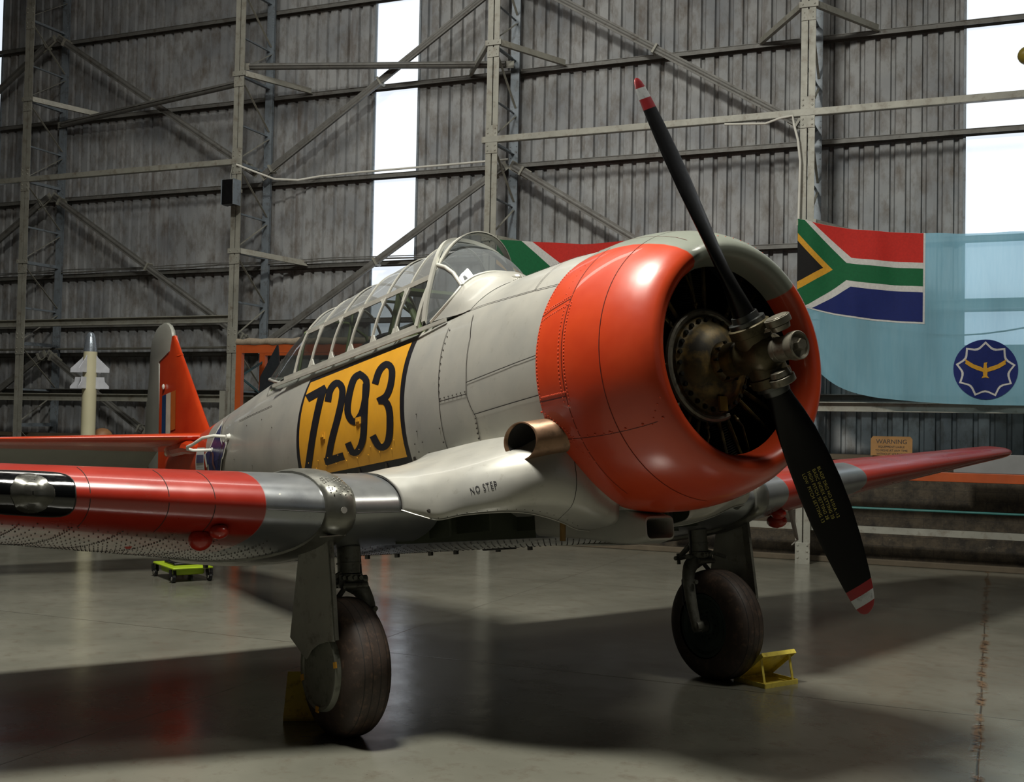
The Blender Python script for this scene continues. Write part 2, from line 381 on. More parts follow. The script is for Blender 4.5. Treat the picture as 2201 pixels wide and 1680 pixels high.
# ---- diagonal braces between columns
def brace(a, b, label, r=.045, off=-8.42):
    mb = MB(); A = W(a[0], a[1], off); B = W(b[0], b[1], off)
    X = (B-A).normalized(); n_ = 12
    mb.bar(A, B, .09, .012, WN.cross(X)); mb.bar(A+WN*.03, B+WN*.03, .012, .10, WN.cross(X)) 
    mb.cyl(A, B, r, r, 12)
    o = mb.build('diagonal_brace', M_steel_dark, angle=40)
    m2 = MB()
    for t in (0.035, .5, .965):
        P = A.lerp(B, t); m2.box(P, (.03, .13, .13), (X, WN, X.cross(WN)))
    m2.build('clamp', M_steel, o, smooth=False, each=True)
    for e, dd in ((A, 1), (B, -1)):
        m3 = MB(); m3.box(e+X*dd*.12-WN*0, (.34, .016, .13), (X, WN, X.cross(WN))); 
        for i in range(4): m3.dome(e+X*dd*(.02+.06*i)+WN*.008, WN, .011, .5)
        m3.build('end_plate', M_steel, o, smooth=False)
    tag(o, label, 'brace', 'diagonal braces of the back wall'); return o
BR = [((12.2, 7.88), (8.2, 5.36), 'upper diagonal brace falling from the far-left column to the loudspeaker column'),
      ((12.2, 5.22), (8.2, 2.74), 'middle diagonal brace falling from the far-left column towards the tail'),
      ((12.2, 2.60), (10.2, 1.37), 'lowest diagonal brace seen between missile and tail fin'),
      ((12.32, 7.88), (16.3, 5.36), 'upper diagonal brace leaving the left edge of the view'),
      ((12.32, 5.22), (16.3, 2.74), 'middle diagonal brace leaving the left edge of the view'),
      ((12.32, 2.60), (14.3, 1.37), 'lowest diagonal brace leaving the left edge of the view'),
      ((8.04, 5.30), (4.06, 7.80), 'upper diagonal brace crossing the bright slot window'),
      ((8.04, 2.66), (4.06, 5.16), 'lower diagonal brace crossing the bright slot window behind the canopy'),
      ((3.92, 7.80), (-.09, 5.34), 'upper diagonal brace above the propeller tip'),
      ((3.92, 5.16), (-.09, 2.66), 'diagonal brace running down behind the engine cowling')]
for a, b, lb in BR: brace(a, b, lb)
def pipe(a, b, label, r=.05):
    mb = MB(); A, B = V(a), V(b); mb.cyl(A, B, r, r, 14); mb.bar(A, B, .13, .010)
    o = mb.build('bracing_pipe', M_steel_dark, angle=40)
    for e, f in ((A, B), (B, A)):
        X = (f-e).normalized(); m3 = MB(); m3.bar(e-X*.12, e+X*.22, .012, .10)
        for i in range(5): m3.dome(e+X*(.0+.04*i)+V((0, 0, 0)), WN, .02, .5)
        m3.build('end_plate', M_steel, o, smooth=False)
    tag(o, label, 'pipe brace'); return o
pipe(W(12.2, 6.47, -8.55), W(8.2, 6.60, -7.95), 'round steel brace rising from the far-left column to the loudspeaker column')
pipe(W(8.0, 6.83, -7.95), W(4.1, 6.62, -8.5), 'round steel brace crossing high in front of the bright slot window')
# ---- small wall things
M_black = simple('black_plastic', (14, 14, 15), .35, 0, .3)
M_white = simple('white_paint', (205, 205, 196), .45, 0, .12)
sp_ = thing('loudspeaker', 'small black wall loudspeaker with pale sides on a column', 'speaker', W(8.05, 4.70, -7.60))
mb = MB(); mb.box(W(8.05, 4.885, -7.62), (.20, .16, .36), (WD, WN, NR)); mb.build('grille', M_black, sp_, bevel=.01)
for s in (-1, 1):
    mb = MB(); mb.box(W(8.05+s*.105, 4.885, -7.625), (.014, .17, .37), ax); mb.build('side_panel', M_steel_blue, sp_, smooth=False)
mb = MB(); mb.box(W(8.05, 4.95, -7.76), (.06, .2, .05), ax); mb.tube([W(8.1, 5.05, -7.72), W(8.17, 5.16, -7.76), W(8.16, 5.33, -7.8)], .006, 6); mb.build('bracket', M_steel, sp_); settle(sp_)
mb = MB(); mb.tube([W(8.10, 5.34, -7.80), W(7.9, 5.26, -7.95), W(7.7, 5.18, -8.2), W(7.45, 5.20, -8.45), W(7.2, 5.285, -8.66), W(6.5, 5.30, -8.66), W(5, 5.31, -8.66), W(4.1, 5.32, -8.66)], .016, 8)
tag(mb.build('white_cable', M_white), 'pale cable drooping from the loudspeaker column to the girt', 'cable')
mb = MB(); mb.tube([W(.85, 5.335, -7.83), W(.35, 5.30, -7.83), W(.18, 5.35, -7.83), W(.02, 5.36, -7.80), W(0, 5.25, -7.78), W(-.05, 5.06, -7.77), W(-.08, 4.8, -7.77), W(-.07, 4.1, -7.77)], .015, 8)
tag(mb.build('white_conduit', M_white), 'white conduit coming down the right column above the flag', 'conduit')

# digit strokes and crest outline on the fuselage side, as (station, height) pairs
DIGITS = [[[-3.906,0.3,-4.007,0.362],[-3.829,0.308,-3.93,0.371],[-3.754,0.317,-3.855,0.379],[-3.68,0.325,-3.781,0.387],[-3.608,0.333,-3.709,0.396]],[[-3.763,0.384,-3.638,0.353],[-3.762,0.356,-3.64,0.325],[-3.763,0.329,-3.644,0.298],[-3.766,0.299,-3.649,0.27],[-3.77,0.263,-3.655,0.236],[-3.777,0.22,-3.665,0.195],[-3.789,0.173,-3.678,0.15],[-3.805,0.122,-3.697,0.1],[-3.827,0.068,-3.72,0.048],[-3.854,0.011,-3.749,-0.007],[-3.889,-0.049,-3.785,-0.067],[-3.932,-0.111,-3.829,-0.128],[-3.983,-0.172,-3.882,-0.188]],[[-3.517,0.243,-3.63,0.267],[-3.517,0.265,-3.631,0.289],[-3.519,0.288,-3.634,0.313],[-3.52,0.308,-3.637,0.337],[-3.516,0.322,-3.633,0.359],[-3.506,0.334,-3.62,0.377],[-3.491,0.343,-3.599,0.391],[-3.475,0.348,-3.571,0.401],[-3.471,0.349,-3.528,0.403],[-3.475,0.349,-3.47,0.392],[-3.466,0.346,-3.418,0.373],[-3.45,0.337,-3.376,0.353],[-3.435,0.328,-3.344,0.331],[-3.425,0.318,-3.322,0.31],[-3.415,0.304,-3.308,0.289],[-3.408,0.286,-3.3,0.267],[-3.403,0.264,-3.296,0.243],[-3.402,0.238,-3.297,0.215],[-3.406,0.208,-3.303,0.184],[-3.416,0.175,-3.314,0.151],[-3.429,0.141,-3.328,0.118],[-3.447,0.106,-3.349,0.082],[-3.471,0.068,-3.375,0.045],[-3.5,0.03,-3.403,0.007],[-3.528,-0.008,-3.432,-0.029],[-3.554,-0.044,-3.458,-0.063],[-3.58,-0.079,-3.485,-0.097],[-3.608,-0.113,-3.513,-0.131],[-3.639,-0.148,-3.544,-0.165]],[[-3.631,-0.184,-3.644,-0.131],[-3.553,-0.18,-3.567,-0.128],[-3.477,-0.177,-3.491,-0.125],[-3.401,-0.173,-3.416,-0.122],[-3.327,-0.17,-3.342,-0.119]],[[-3.137,0.359,-3.166,0.409],[-3.135,0.353,-3.094,0.382],[-3.101,0.339,-3.055,0.365],[-3.08,0.329,-3.009,0.342],[-3.065,0.317,-2.972,0.314],[-3.051,0.297,-2.952,0.283],[-3.042,0.27,-2.943,0.252],[-3.038,0.241,-2.94,0.221],[-3.038,0.213,-2.941,0.192],[-3.041,0.185,-2.946,0.164],[-3.048,0.158,-2.954,0.136],[-3.059,0.134,-2.967,0.109],[-3.073,0.115,-2.987,0.086],[-3.093,0.1,-3.013,0.067],[-3.116,0.088,-3.045,0.051],[-3.136,0.082,-3.085,0.039],[-3.134,0.081,-3.141,0.038],[-3.134,0.081,-3.194,0.055],[-3.151,0.093,-3.231,0.078],[-3.171,0.111,-3.26,0.105],[-3.184,0.129,-3.281,0.134],[-3.191,0.151,-3.291,0.164],[-3.193,0.179,-3.294,0.197],[-3.192,0.209,-3.294,0.229],[-3.19,0.237,-3.294,0.26],[-3.188,0.266,-3.294,0.291],[-3.184,0.295,-3.292,0.323],[-3.179,0.321,-3.289,0.353],[-3.172,0.34,-3.281,0.378],[-3.162,0.348,-3.265,0.394],[-3.149,0.351,-3.239,0.403],[-3.129,0.354,-3.216,0.406],[-3.137,0.359,-3.166,0.409]],[[-3.063,0.303,-2.962,0.285],[-3.048,0.255,-2.95,0.238],[-3.038,0.208,-2.942,0.192],[-3.033,0.162,-2.938,0.147],[-3.033,0.117,-2.939,0.103],[-3.035,0.071,-2.943,0.058],[-3.041,0.025,-2.95,0.012],[-3.052,-0.017,-2.962,-0.031],[-3.067,-0.05,-2.979,-0.067],[-3.086,-0.074,-3.002,-0.095],[-3.106,-0.092,-3.027,-0.116],[-3.127,-0.105,-3.055,-0.133],[-3.145,-0.114,-3.083,-0.146],[-3.159,-0.119,-3.115,-0.157],[-3.166,-0.12,-3.154,-0.162],[-3.166,-0.12,-3.197,-0.159],[-3.163,-0.121,-3.236,-0.147],[-3.169,-0.115,-3.257,-0.128],[-3.178,-0.1,-3.27,-0.108],[-3.188,-0.081,-3.28,-0.087],[-3.2,-0.061,-3.291,-0.068]],[[-2.829,0.26,-2.926,0.287],[-2.823,0.282,-2.922,0.309],[-2.82,0.304,-2.92,0.332],[-2.816,0.324,-2.917,0.356],[-2.809,0.339,-2.909,0.376],[-2.797,0.35,-2.894,0.393],[-2.781,0.358,-2.873,0.405],[-2.767,0.363,-2.845,0.413],[-2.761,0.363,-2.806,0.414],[-2.76,0.363,-2.754,0.402],[-2.75,0.359,-2.707,0.384],[-2.736,0.351,-2.667,0.361],[-2.723,0.341,-2.637,0.337],[-2.712,0.324,-2.619,0.311],[-2.702,0.301,-2.609,0.284],[-2.697,0.277,-2.605,0.257],[-2.697,0.255,-2.605,0.233],[-2.7,0.235,-2.61,0.21],[-2.708,0.216,-2.62,0.189],[-2.719,0.2,-2.635,0.169],[-2.732,0.189,-2.657,0.153],[-2.749,0.183,-2.688,0.141],[-2.771,0.18,-2.723,0.136],[-2.8,0.177,-2.754,0.133],[-2.831,0.173,-2.783,0.13]],[[-2.796,0.133,-2.797,0.177],[-2.77,0.129,-2.773,0.173],[-2.746,0.125,-2.746,0.169],[-2.734,0.123,-2.709,0.161],[-2.728,0.121,-2.671,0.146],[-2.718,0.114,-2.644,0.129],[-2.706,0.103,-2.624,0.11],[-2.696,0.088,-2.608,0.087],[-2.688,0.068,-2.599,0.062],[-2.684,0.039,-2.595,0.029],[-2.687,0.003,-2.599,-0.008],[-2.694,-0.033,-2.607,-0.045],[-2.705,-0.063,-2.619,-0.076],[-2.717,-0.084,-2.633,-0.101],[-2.73,-0.101,-2.65,-0.121],[-2.744,-0.112,-2.671,-0.138],[-2.756,-0.119,-2.698,-0.152],[-2.767,-0.122,-2.732,-0.162],[-2.777,-0.123,-2.773,-0.166],[-2.784,-0.123,-2.815,-0.162],[-2.788,-0.122,-2.854,-0.15],[-2.797,-0.114,-2.88,-0.13],[-2.811,-0.097,-2.897,-0.108],[-2.826,-0.075,-2.913,-0.085],[-2.843,-0.053,-2.929,-0.064]]]
CREST_OUT, CREST_IN = [[[-6.202,0.449],[-6.073,0.343],[-6.0,0.26],[-5.882,0.199],[-5.923,0.247],[-5.767,0.206],[-5.816,0.158],[-5.885,0.087],[-5.92,0.082],[-6.076,-0.052],[-6.51,-0.015],[-6.461,0.071],[-6.523,0.066],[-6.589,0.183],[-6.404,0.219],[-6.294,0.315],[-6.264,0.375]],[[-6.138,0.405],[-6.064,0.319],[-6.01,0.249],[-5.91,0.197],[-5.945,0.238],[-5.81,0.202],[-5.852,0.161],[-5.91,0.1],[-5.941,0.096],[-6.061,-0.02],[-6.429,0.011],[-6.401,0.086],[-6.453,0.082],[-6.516,0.183],[-6.359,0.214],[-6.258,0.296],[-6.221,0.345]]]

# ================================================================ THE AIRCRAFT  (x forward from the propeller, y to its left wing, z up)
plane = thing('trainer_aeroplane', 'silver and orange single engine trainer aeroplane with yellow number panel reading 7293', 'aeroplane')
def P(mb, name, mat, parent=plane, **k): return mb.build(name, mat, parent, body=True, **k)
STN = [(-.70, .63, .70, -.68), (-1.1, .62, .735, -.70), (-1.6, .59, .745, -.71), (-1.95, .55, .745, -.70), (-2.5, .495, .745, -.69), (-3.2, .49, .745, -.68), (-4.1, .485, .745, -.67), (-4.6, .46, .735, -.64),
       (-5.28, .40, .69, -.55), (-5.9, .335, .62, -.42), (-6.56, .255, .55, -.27), (-7.2, .18, .48, -.12), (-8.0, .10, .42, .04), (-8.6, .04, .38, .14)]
def interp(x, i):
    if x >= STN[0][0]: return STN[0][i]
    for a, b in zip(STN, STN[1:]):
        if x >= b[0]: t = (a[0]-x)/(a[0]-b[0]); return a[i]+(b[i]-a[i])*t
    return STN[-1][i]
def fsec(x): hw, t, b = interp(x, 1), interp(x, 2), interp(x, 3); return hw, (t+b)/2, (t-b)/2
def skin(x, z, lift=0.0, side=-1):
    hw, zc, b = fsec(x); q = max(-1, min(1, (z-zc)/b)); y = hw*sqrt(max(0, 1-q*q))
    nr = V((0, side*y/(hw*hw), (z-zc)/(b*b))); nr = nr.normalized() if nr.length > 1e-6 else V((0, 0, 1))
    return V((x, side*y, z))+nr*lift, nr
# ---- paints
def painted(name, base, base2, rough, metal, coat, orange=None, extra=None, under=None):
    pass
SIL, SIL2 = srgb(184, 182, 172), srgb(166, 166, 160)
ORG, ORG2 = srgb(200, 70, 32), srgb(180, 53, 23)
n = N('silver_paint')
f = n.ramp(n.noise(3, 6), .3, .7); c = n.mix(f, SIL2, SIL)
c = n.mix(n.math('MULTIPLY', n.ramp(n.noise(16, 9, rough=.75), .58, .8), .6), c, srgb(120, 112, 98))
aft = n.ramp(n.math('ADD', n.body()[0], n.math('MULTIPLY', n.body()[2], .25)), -6.565, -6.58)
oc = n.mix(f, ORG2, ORG); c = n.mix(aft, c, oc)
n.bump(n.noise(2.2, 3), .12, .03)
M_sil = n.done(c, n.math('MULTIPLY_ADD', n.noise(5, 6), .25, .27), n.math('MULTIPLY', n.math('SUBTRACT', 1.0, aft), .40), .15)
n = N('orange_paint'); f = n.ramp(n.noise(2.5, 6), .3, .7); c = n.mix(f, ORG2, ORG)
c = n.mix(n.ramp(n.noise(22, 8, rough=.75), .70, .78), c, srgb(214, 104, 70)); n.bump(n.noise(2.5, 3), .15, .03)
M_org = n.done(c, n.math('MULTIPLY_ADD', n.noise(6, 5), .14, .17), 0, .5)
# cowl: orange with the grey-green anti-glare wedge on top
n = N('cowl_paint'); f = n.ramp(n.noise(2.5, 6), .3, .7); c = n.mix(f, ORG2, ORG)
c = n.mix(n.ramp(n.noise(20, 8, rough=.75), .70, .78), c, srgb(214, 104, 70))
bx_, by_, bz_ = n.body()
ang = n.math('ARCTAN2', by_, bz_)
wedge = n.math('MULTIPLY', n.ramp(n.math('SUBTRACT', ang, n.math('MULTIPLY_ADD', bx_, .02, -.55)), 0, .012), n.ramp(n.math('SUBTRACT', .80, ang), 0, .012))
c = n.mix(wedge, c, n.mix(f, srgb(124, 130, 120), srgb(142, 146, 134)))
n.bump(n.noise(2.5, 3), .12, .03)
M_cowl = n.done(c, n.math('MULTIPLY_ADD', n.noise(6, 5), .16, .27), 0, .3)
M_green_in = simple('zinc_chromate_green', (96, 108, 70), .5, 0, .3, 10)
M_seam = simple('seam_dark', (38, 34, 30), .7)  # dark brown of panel joints, tread grooves and lens frame
M_rivet = simple('rivet_metal', (186, 184, 176), .35, .5, .2, 20)
M_rivet_o = simple('orange_rivet', (214, 84, 56), .3, 0, .2, 20)
M_rivet_d = simple('dark_rivet', (52, 48, 42), .5, .3, .2, 20)
M_yel = simple('number_panel_yellow', (206, 150, 44), .34, 0, .16, 5, 0, .2, dirt=(190, 140, 50))
M_blk = simple('marking_black', (27, 27, 32), .38, 0, .2, 8)
M_chrome = simple('bare_aluminium', (170, 174, 178), .20, .92, .12, 5)
M_glass = bpy.data.materials.new('canopy_perspex'); M_glass.use_nodes = True
_t = M_glass.node_tree; _t.nodes.clear(); _o = _t.nodes.new('ShaderNodeOutputMaterial'); _mx = _t.nodes.new('ShaderNodeMixShader'); _tr = _t.nodes.new('ShaderNodeBsdfTransparent'); _gl = _t.nodes.new('ShaderNodeBsdfGlossy')
_lw = _t.nodes.new('ShaderNodeLayerWeight'); _pw = _t.nodes.new('ShaderNodeMath'); _pw.operation = 'POWER'; _pw.inputs[1].default_value = 4.0; _fr = _t.nodes.new('ShaderNodeMath'); _fr.operation = 'MULTIPLY_ADD'; _fr.inputs[1].default_value = .7; _fr.inputs[2].default_value = .05; _t.links.new(_lw.outputs['Facing'], _pw.inputs[0]); _t.links.new(_pw.outputs[0], _fr.inputs[0]); _gl.inputs['Roughness'].default_value = .04; _tr.inputs[0].default_value = (.86, .90, .88, 1)
_t.links.new(_fr.outputs[0], _mx.inputs[0]); _t.links.new(_tr.outputs[0], _mx.inputs[1]); _t.links.new(_gl.outputs[0], _mx.inputs[2]); _t.links.new(_mx.outputs[0], _o.inputs[0])

def perspex(name, tint, haze, hazecol):
    m = M_glass.copy(); m.name = name; t = m.node_tree
    tr = [n_ for n_ in t.nodes if n_.type == 'BSDF_TRANSPARENT'][0]; tr.inputs[0].default_value = tint
    mx = [n_ for n_ in t.nodes if n_.type == 'MIX_SHADER'][0]; out = [n_ for n_ in t.nodes if n_.type == 'OUTPUT_MATERIAL'][0]
    df = t.nodes.new('ShaderNodeBsdfDiffuse'); df.inputs[0].default_value = hazecol; m2 = t.nodes.new('ShaderNodeMixShader'); m2.inputs[0].default_value = haze  # diffuse grey stands in for sky light reflected in the old perspex
    t.links.new(mx.outputs[0], m2.inputs[1]); t.links.new(df.outputs[0], m2.inputs[2]); t.links.new(m2.outputs[0], out.inputs[0]); return m
M_top = perspex('weathered_sheen_perspex', (.66, .68, .68, 1), .30, (.42, .43, .42, 1)); M_side = perspex('dark_interior_perspex', (.50, .53, .52, 1), .03, (.4, .4, .4, 1)); M_wsc = perspex('sheen_haze_perspex', (.74, .78, .80, 1), .14, (.5, .54, .56, 1))  # side tint stands in for the dark cockpit behind clear panes
# ---- fuselage, open where the cockpits are
SILL = .565
CK0, CK1 = -2.02, -5.02
mb = MB(); NS = 64
xs = sorted(set([round(-.78-i*.08, 3) for i in range(98)]+[CK0, CK1, -8.6]), reverse=True)
xs = [x for x in xs if x >= -8.6]
def ring_at(x):
    hw, zc, b = fsec(x); a0 = math.asin((SILL-zc)/b) if (SILL-zc)/b < 1 else pi/2
    # starboard top -> keel -> port top at sill in 48 steps, then the deck in 16
    pts = []
    for i in range(49): a = a0-(pi+2*a0)*i/48; pts.append(V((x, -hw*cos(a), zc+b*sin(a))))
    for i in range(1, 16): a = (pi-a0)-(pi-2*a0)*i/16; pts.append(V((x, -hw*cos(a), zc+b*sin(a))))
    return pts
rings = [ring_at(x) for x in xs]
vs = [p for r in rings for p in r]; fs = []; nn = 64
for i in range(len(xs)-1):
    for j in range(nn):
        if j >= 48 and CK1 < (xs[i]+xs[i+1])/2 < CK0: continue
        k = (j+1) % nn; fs.append((i*nn+j, i*nn+k, (i+1)*nn+k, (i+1)*nn+j))
fs.append(tuple(range((len(xs)-1)*nn, len(xs)*nn)))
mb.add(vs, fs)
fuse = P(mb, 'fuselage', M_sil, angle=50, solid=.004)
# cockpit lining and bulkheads
mb = MB()
mb.loft([[V((x, s*(fsec(x)[0]*f_), z)) for (s, f_, z) in ((-1, .66, .555), (-1, .82, .25), (-1, .78, -.25), (1, .78, -.25), (1, .82, .25), (1, .66, .555))] for x in (-2.0, -3.0, -4.0, -5.0)], closed=False, cap0=False)
P(mb, 'cockpit_lining', M_green_in, smooth=False)
mb = MB()
mb.add([(-2.05, -.40, .1), (-2.05, .40, .1), (-2.05, .34, .60), (-2.05, .22, .70), (-2.05, 0, .745), (-2.05, -.22, .70), (-2.05, -.34, .60)], [tuple(range(7))])
P(mb, 'instrument_panel', M_blk, smooth=False)
# rollover pylon tubes, seats, instrument hood seen through the glass
mb = MB()
for s in (-1, 1):
    mb.tube([(-3.02, s*.30, .1), (-2.98, s*.28, .5), (-2.93, s*.22, .92)], .028); mb.tube([(-3.32, s*.30, .1), (-3.05, s*.25, .62), (-2.93, s*.22, .92)], .022)
    mb.tube([(-2.5, s*.33, .55), (-2.72, s*.27, .76), (-2.93, s*.22, .92)], .022)
mb.tube([(-2.93, -.24, .92), (-2.93, .24, .92)], .030); mb.tube([(-3.05, -.28, .62), (-3.05, .28, .62)], .022); mb.tube([(-3.05, -.27, .6), (-2.93, .22, .9)], .018)
P(mb, 'rollover_frame', M_green_in)
for xc, nm in ((-2.95, 'seat'), (-4.2, 'seat')):
    mb = MB(); mb.box((xc-.02, 0, .32), (.07, .44, .70)); mb.box((xc+.2, 0, .02), (.42, .44, .08)); mb.box((xc+.03, 0, .60), (.09, .24, .12))
    P(mb, nm, simple('seat_grey', (98, 104, 92), .6) if xc > -3 else bpy.data.materials['seat_grey'], bevel=.02)
mb = MB(); mb.loft([[V((x, .34*cos(a), .50+r*sin(a))) for a in [pi*i/12 for i in range(13)]] for x, r in ((-3.55, .20), (-3.35, .24), (-3.30, .22))], closed=False, cap0=True)
P(mb, 'rear_instrument_hood', M_blk)
mb = MB()
for a in range(9): pass
for x in (-3.55, -4.35): mb.tube([(x, -.33, .57), (x, -.26, .9), (x, -.1, 1.0), (x, .1, 1.0), (x, .26, .9), (x, .33, .57)], .012)
P(mb, 'canopy_hoop', M_green_in, each=True)
# ---- deck and sill details
def ribbon(pts, w, lift, n_sub=6, side=-1):       # strip laid on the fuselage skin through (x, z) points
    mb = MB(); L = []
    for (a, b) in zip(pts, pts[1:]):
        for i in range(n_sub): L.append((a[0]+(b[0]-a[0])*i/n_sub, a[1]+(b[1]-a[1])*i/n_sub))
    L.append(pts[-1]); rows = []
    for i, p in enumerate(L):
        q0 = L[max(i-1, 0)]; q1 = L[min(i+1, len(L)-1)]; A, nr = skin(p[0], p[1], lift, side); B0 = skin(*q0, lift, side)[0]; B1 = skin(*q1, lift, side)[0]
        t = (B1-B0).normalized(); s_ = nr.cross(t).normalized(); rows.append([A-s_*w/2, A+s_*w/2])
    mb.loft(rows, closed=False); return mb
def merge(ms):
    r = MB()
    for m in ms: r.add(m.v, m.f)
    return r
seams = [[(-1.735, .5), (-1.64, .35), (-1.605, .12), (-1.603, .022), (-1.56, -.06), (-1.52, -.12), (-1.545, -.28)],
         [(-2.02, .48), (-1.975, .2), (-1.956, .03)], [(-1.956, .03), (-1.603, .022)], [(-1.956, .03), (-1.95, -.30)], [(-1.603, .086), (-.80, .118)], [(-1.541, -.097), (-.8, -.083)],
         [(-2.34, .575), (-1.66, .545), (-.78, .475)], [(-1.10, .50), (-1.10, .70)], [(-5.585, .371), (-4.719, .383)], [(-6.2, -.0), (-6.15, .5)], [(-4.3, .52), (-5.0, .50), (-5.1, .60)], [(-1.548, -.285), (-.8, -.30)]]
P(merge([ribbon(s, .005, .0045) for s in seams]+[ribbon(s, .005, .0045, side=1) for s in seams[:7]]), 'panel_seam', M_seam, fuse, smooth=False, each=True)
# walkway strip of latches along the lower edge
P(ribbon([(-4.3, -.285), (-3.087, -.30), (-2.456, -.30), (-1.556, -.315)], .035, .006), 'latch_strip', M_sil, fuse, smooth=False)
mb = MB()
for i in range(26):
    x = -3.95+i*.095; p, nr = skin(x, -.30-.005*(i > 15), .006); mb.dome(p, nr, .0085, .5)
    if i % 4 == 0: q, nq = skin(x+.02, -.27, .008); mb.box(q, (.018, .012, .06)); 
for i in range(22):
    for (x0, z0, x1, z1) in ((-1.99, .46, -1.955, .05), (-1.94, .045, -1.62, .037), (-1.535, -.12, -1.56, -.28)):
        if i < (11 if z0 > .4 else 7): 
            t = i/(10 if z0 > .4 else 6); p, nr = skin(x0+(x1-x0)*t, z0+(z1-z0)*t, .003); mb.dome(p, nr, .0055, .5)
for x, z in ((-2.3, -.1), (-2.36, -.17), (-2.25, -.17), (-2.28, .0), (-1.99, -.12), (-1.98, -.2), (-2.2, -.24), (-2.33, -.22), (-4.6, .2), (-5.1, -.05), (-5.6, .05), (-4.9, .3), (-5.3, .3)):
    p, nr = skin(x, z, .002); mb.dome(p, nr, .006, .5)
for i in range(34):
    p, nr = skin(-1.0-i*.02, .705, .002); mb.dome(p, nr, .004, .5)
for i in range(12): 
    p, nr = skin(-4.72-i*.078, .381, .003); mb.dome(p, nr, .004, .5)
tag(P(mb, 'rivets', M_rivet_d, fuse), kind='stuff')
# ---- number panel 7293
def quad_panel(tl, tr, br, bl, lift, mat, name, parent, nx=20, nz=12):
    mb = MB()
    def fn(u, v):
        a = (tl[0]+(tr[0]-tl[0])*u, tl[1]+(tr[1]-tl[1])*u); b = (bl[0]+(br[0]-bl[0])*u, bl[1]+(br[1]-bl[1])*u)
        return skin(a[0]+(b[0]-a[0])*v, a[1]+(b[1]-a[1])*v, lift)[0]
    mb.grid(fn, nx, nz); return P(mb, name, mat, parent)
pn = quad_panel((-4.035, .487), (-2.465, .530), (-2.455, -.285), (-4.10, -.262), .0025, M_blk, 'number_panel_border', plane)
py_ = quad_panel((-4.00, .455), (-2.528, .487), (-2.505, -.232), (-4.035, -.235), .0042, M_yel, 'number_panel', plane)
groups = {'7': (0, 1), '2': (2, 3), '9': (4, 5), '3': (6, 7)}
for g, ids in groups.items():
    mb = MB()
    for k in ids:
        st = DIGITS[k]; rows = []
        for (ax_, az_, bx__, bz__) in st:
            rows.append([skin(ax_+(bx__-ax_)*t, az_+(bz__-az_)*t, .0062+.0006*(k % 2))[0] for t in (0, .25, .5, .75, 1)])
        mb.loft(rows, closed=False)
    P(mb, 'numeral', M_blk, py_, smooth=True)
mb = MB()
for x, z, s_ in ((-3.62, .02, .045), (-3.07, .06, .045)):
    p, nr = skin(x, z, .009); mb.box(p, (s_*1.5, .006, s_)); mb.box(p+V((0, -.008, 0)), (s_*.9, .008, s_*.35))
for i in range(9): p, nr = skin(-3.95+i*.16, -.19+.003*i, .006); mb.dome(p, nr, .006, .5)
for i in range(9): p, nr = skin(-3.9+i*.16, -.14+.003*i, .006); mb.dome(p, nr, .005, .5)
P(mb, 'latches', M_yel, py_)
# ---- squadron crest, notice sheet, foot loop
def poly_skin(pts, lift, mat, name, parent):
    from mathutils.geometry import tessellate_polygon
    tri = tessellate_polygon([[V((p[0], 0, p[1])) for p in pts]]); mb = MB()
    mb.add([skin(p[0], p[1], lift)[0] for p in pts], [tuple(t) for t in tri]); return P(mb, name, mat, parent, smooth=False)
M_crestblue = simple('crest_blue', (38, 44, 92), .3, 0, .25)
cr = poly_skin(CREST_OUT, .020, M_white, 'crest', plane); poly_skin(CREST_IN, .024, M_crestblue, 'crest_field', cr)
mb = MB(); mb.loft([[skin(-6.24+.02*math.sin(i*1.3)+.008*i+w, .17-.025*i, .028)[0] for w in (-.03, .03)] for i in range(7)], closed=False); P(mb, 'crest_figure', simple('crest_brown', (96, 60, 60), .5), cr)
M_paper = simple('notice_paper', (196, 198, 196), .5, 0, .1)
nt = quad_panel((-6.93, .285), (-6.62, .255), (-6.64, -.02), (-7.0, .02), .012, M_paper, 'notice_sheet', plane, 4, 4)
quad_panel((-6.91, .215), (-6.63, .19), (-6.63, .12), (-6.92, .14), .016, simple('notice_picture', (70, 72, 104), .5), 'notice_picture', nt, 3, 3)
mb = MB()
for k in range(5): mb.add(ribbon([(-6.90, .10-.025*k), (-6.66, .08-.025*k)], .004, .016).v, ribbon([(-6.90, .10-.025*k), (-6.66, .08-.025*k)], .004, .016).f)
P(mb, 'notice_lines', M_steel, nt, smooth=False)
a_, _ = skin(-5.80, .262, 0); b_, _ = skin(-6.28, .20, 0)
mb = MB(); mb.tube([a_, a_+V((-.10, -.10, .02)), a_+V((-.18, -.17, .01)), V((-6.17, -.525, .232)), V((-6.25, -.54, .222)), V((-6.31, -.52, .208)), b_+V((-.05, -.18, .0)), b_+V((-.03, -.08, 0)), b_], .014, 10)
for q in (a_, b_): mb.cyl(q, q+V((0, -.03, 0)), .03, .02, 10)
P(mb, 'foot_step', M_white)

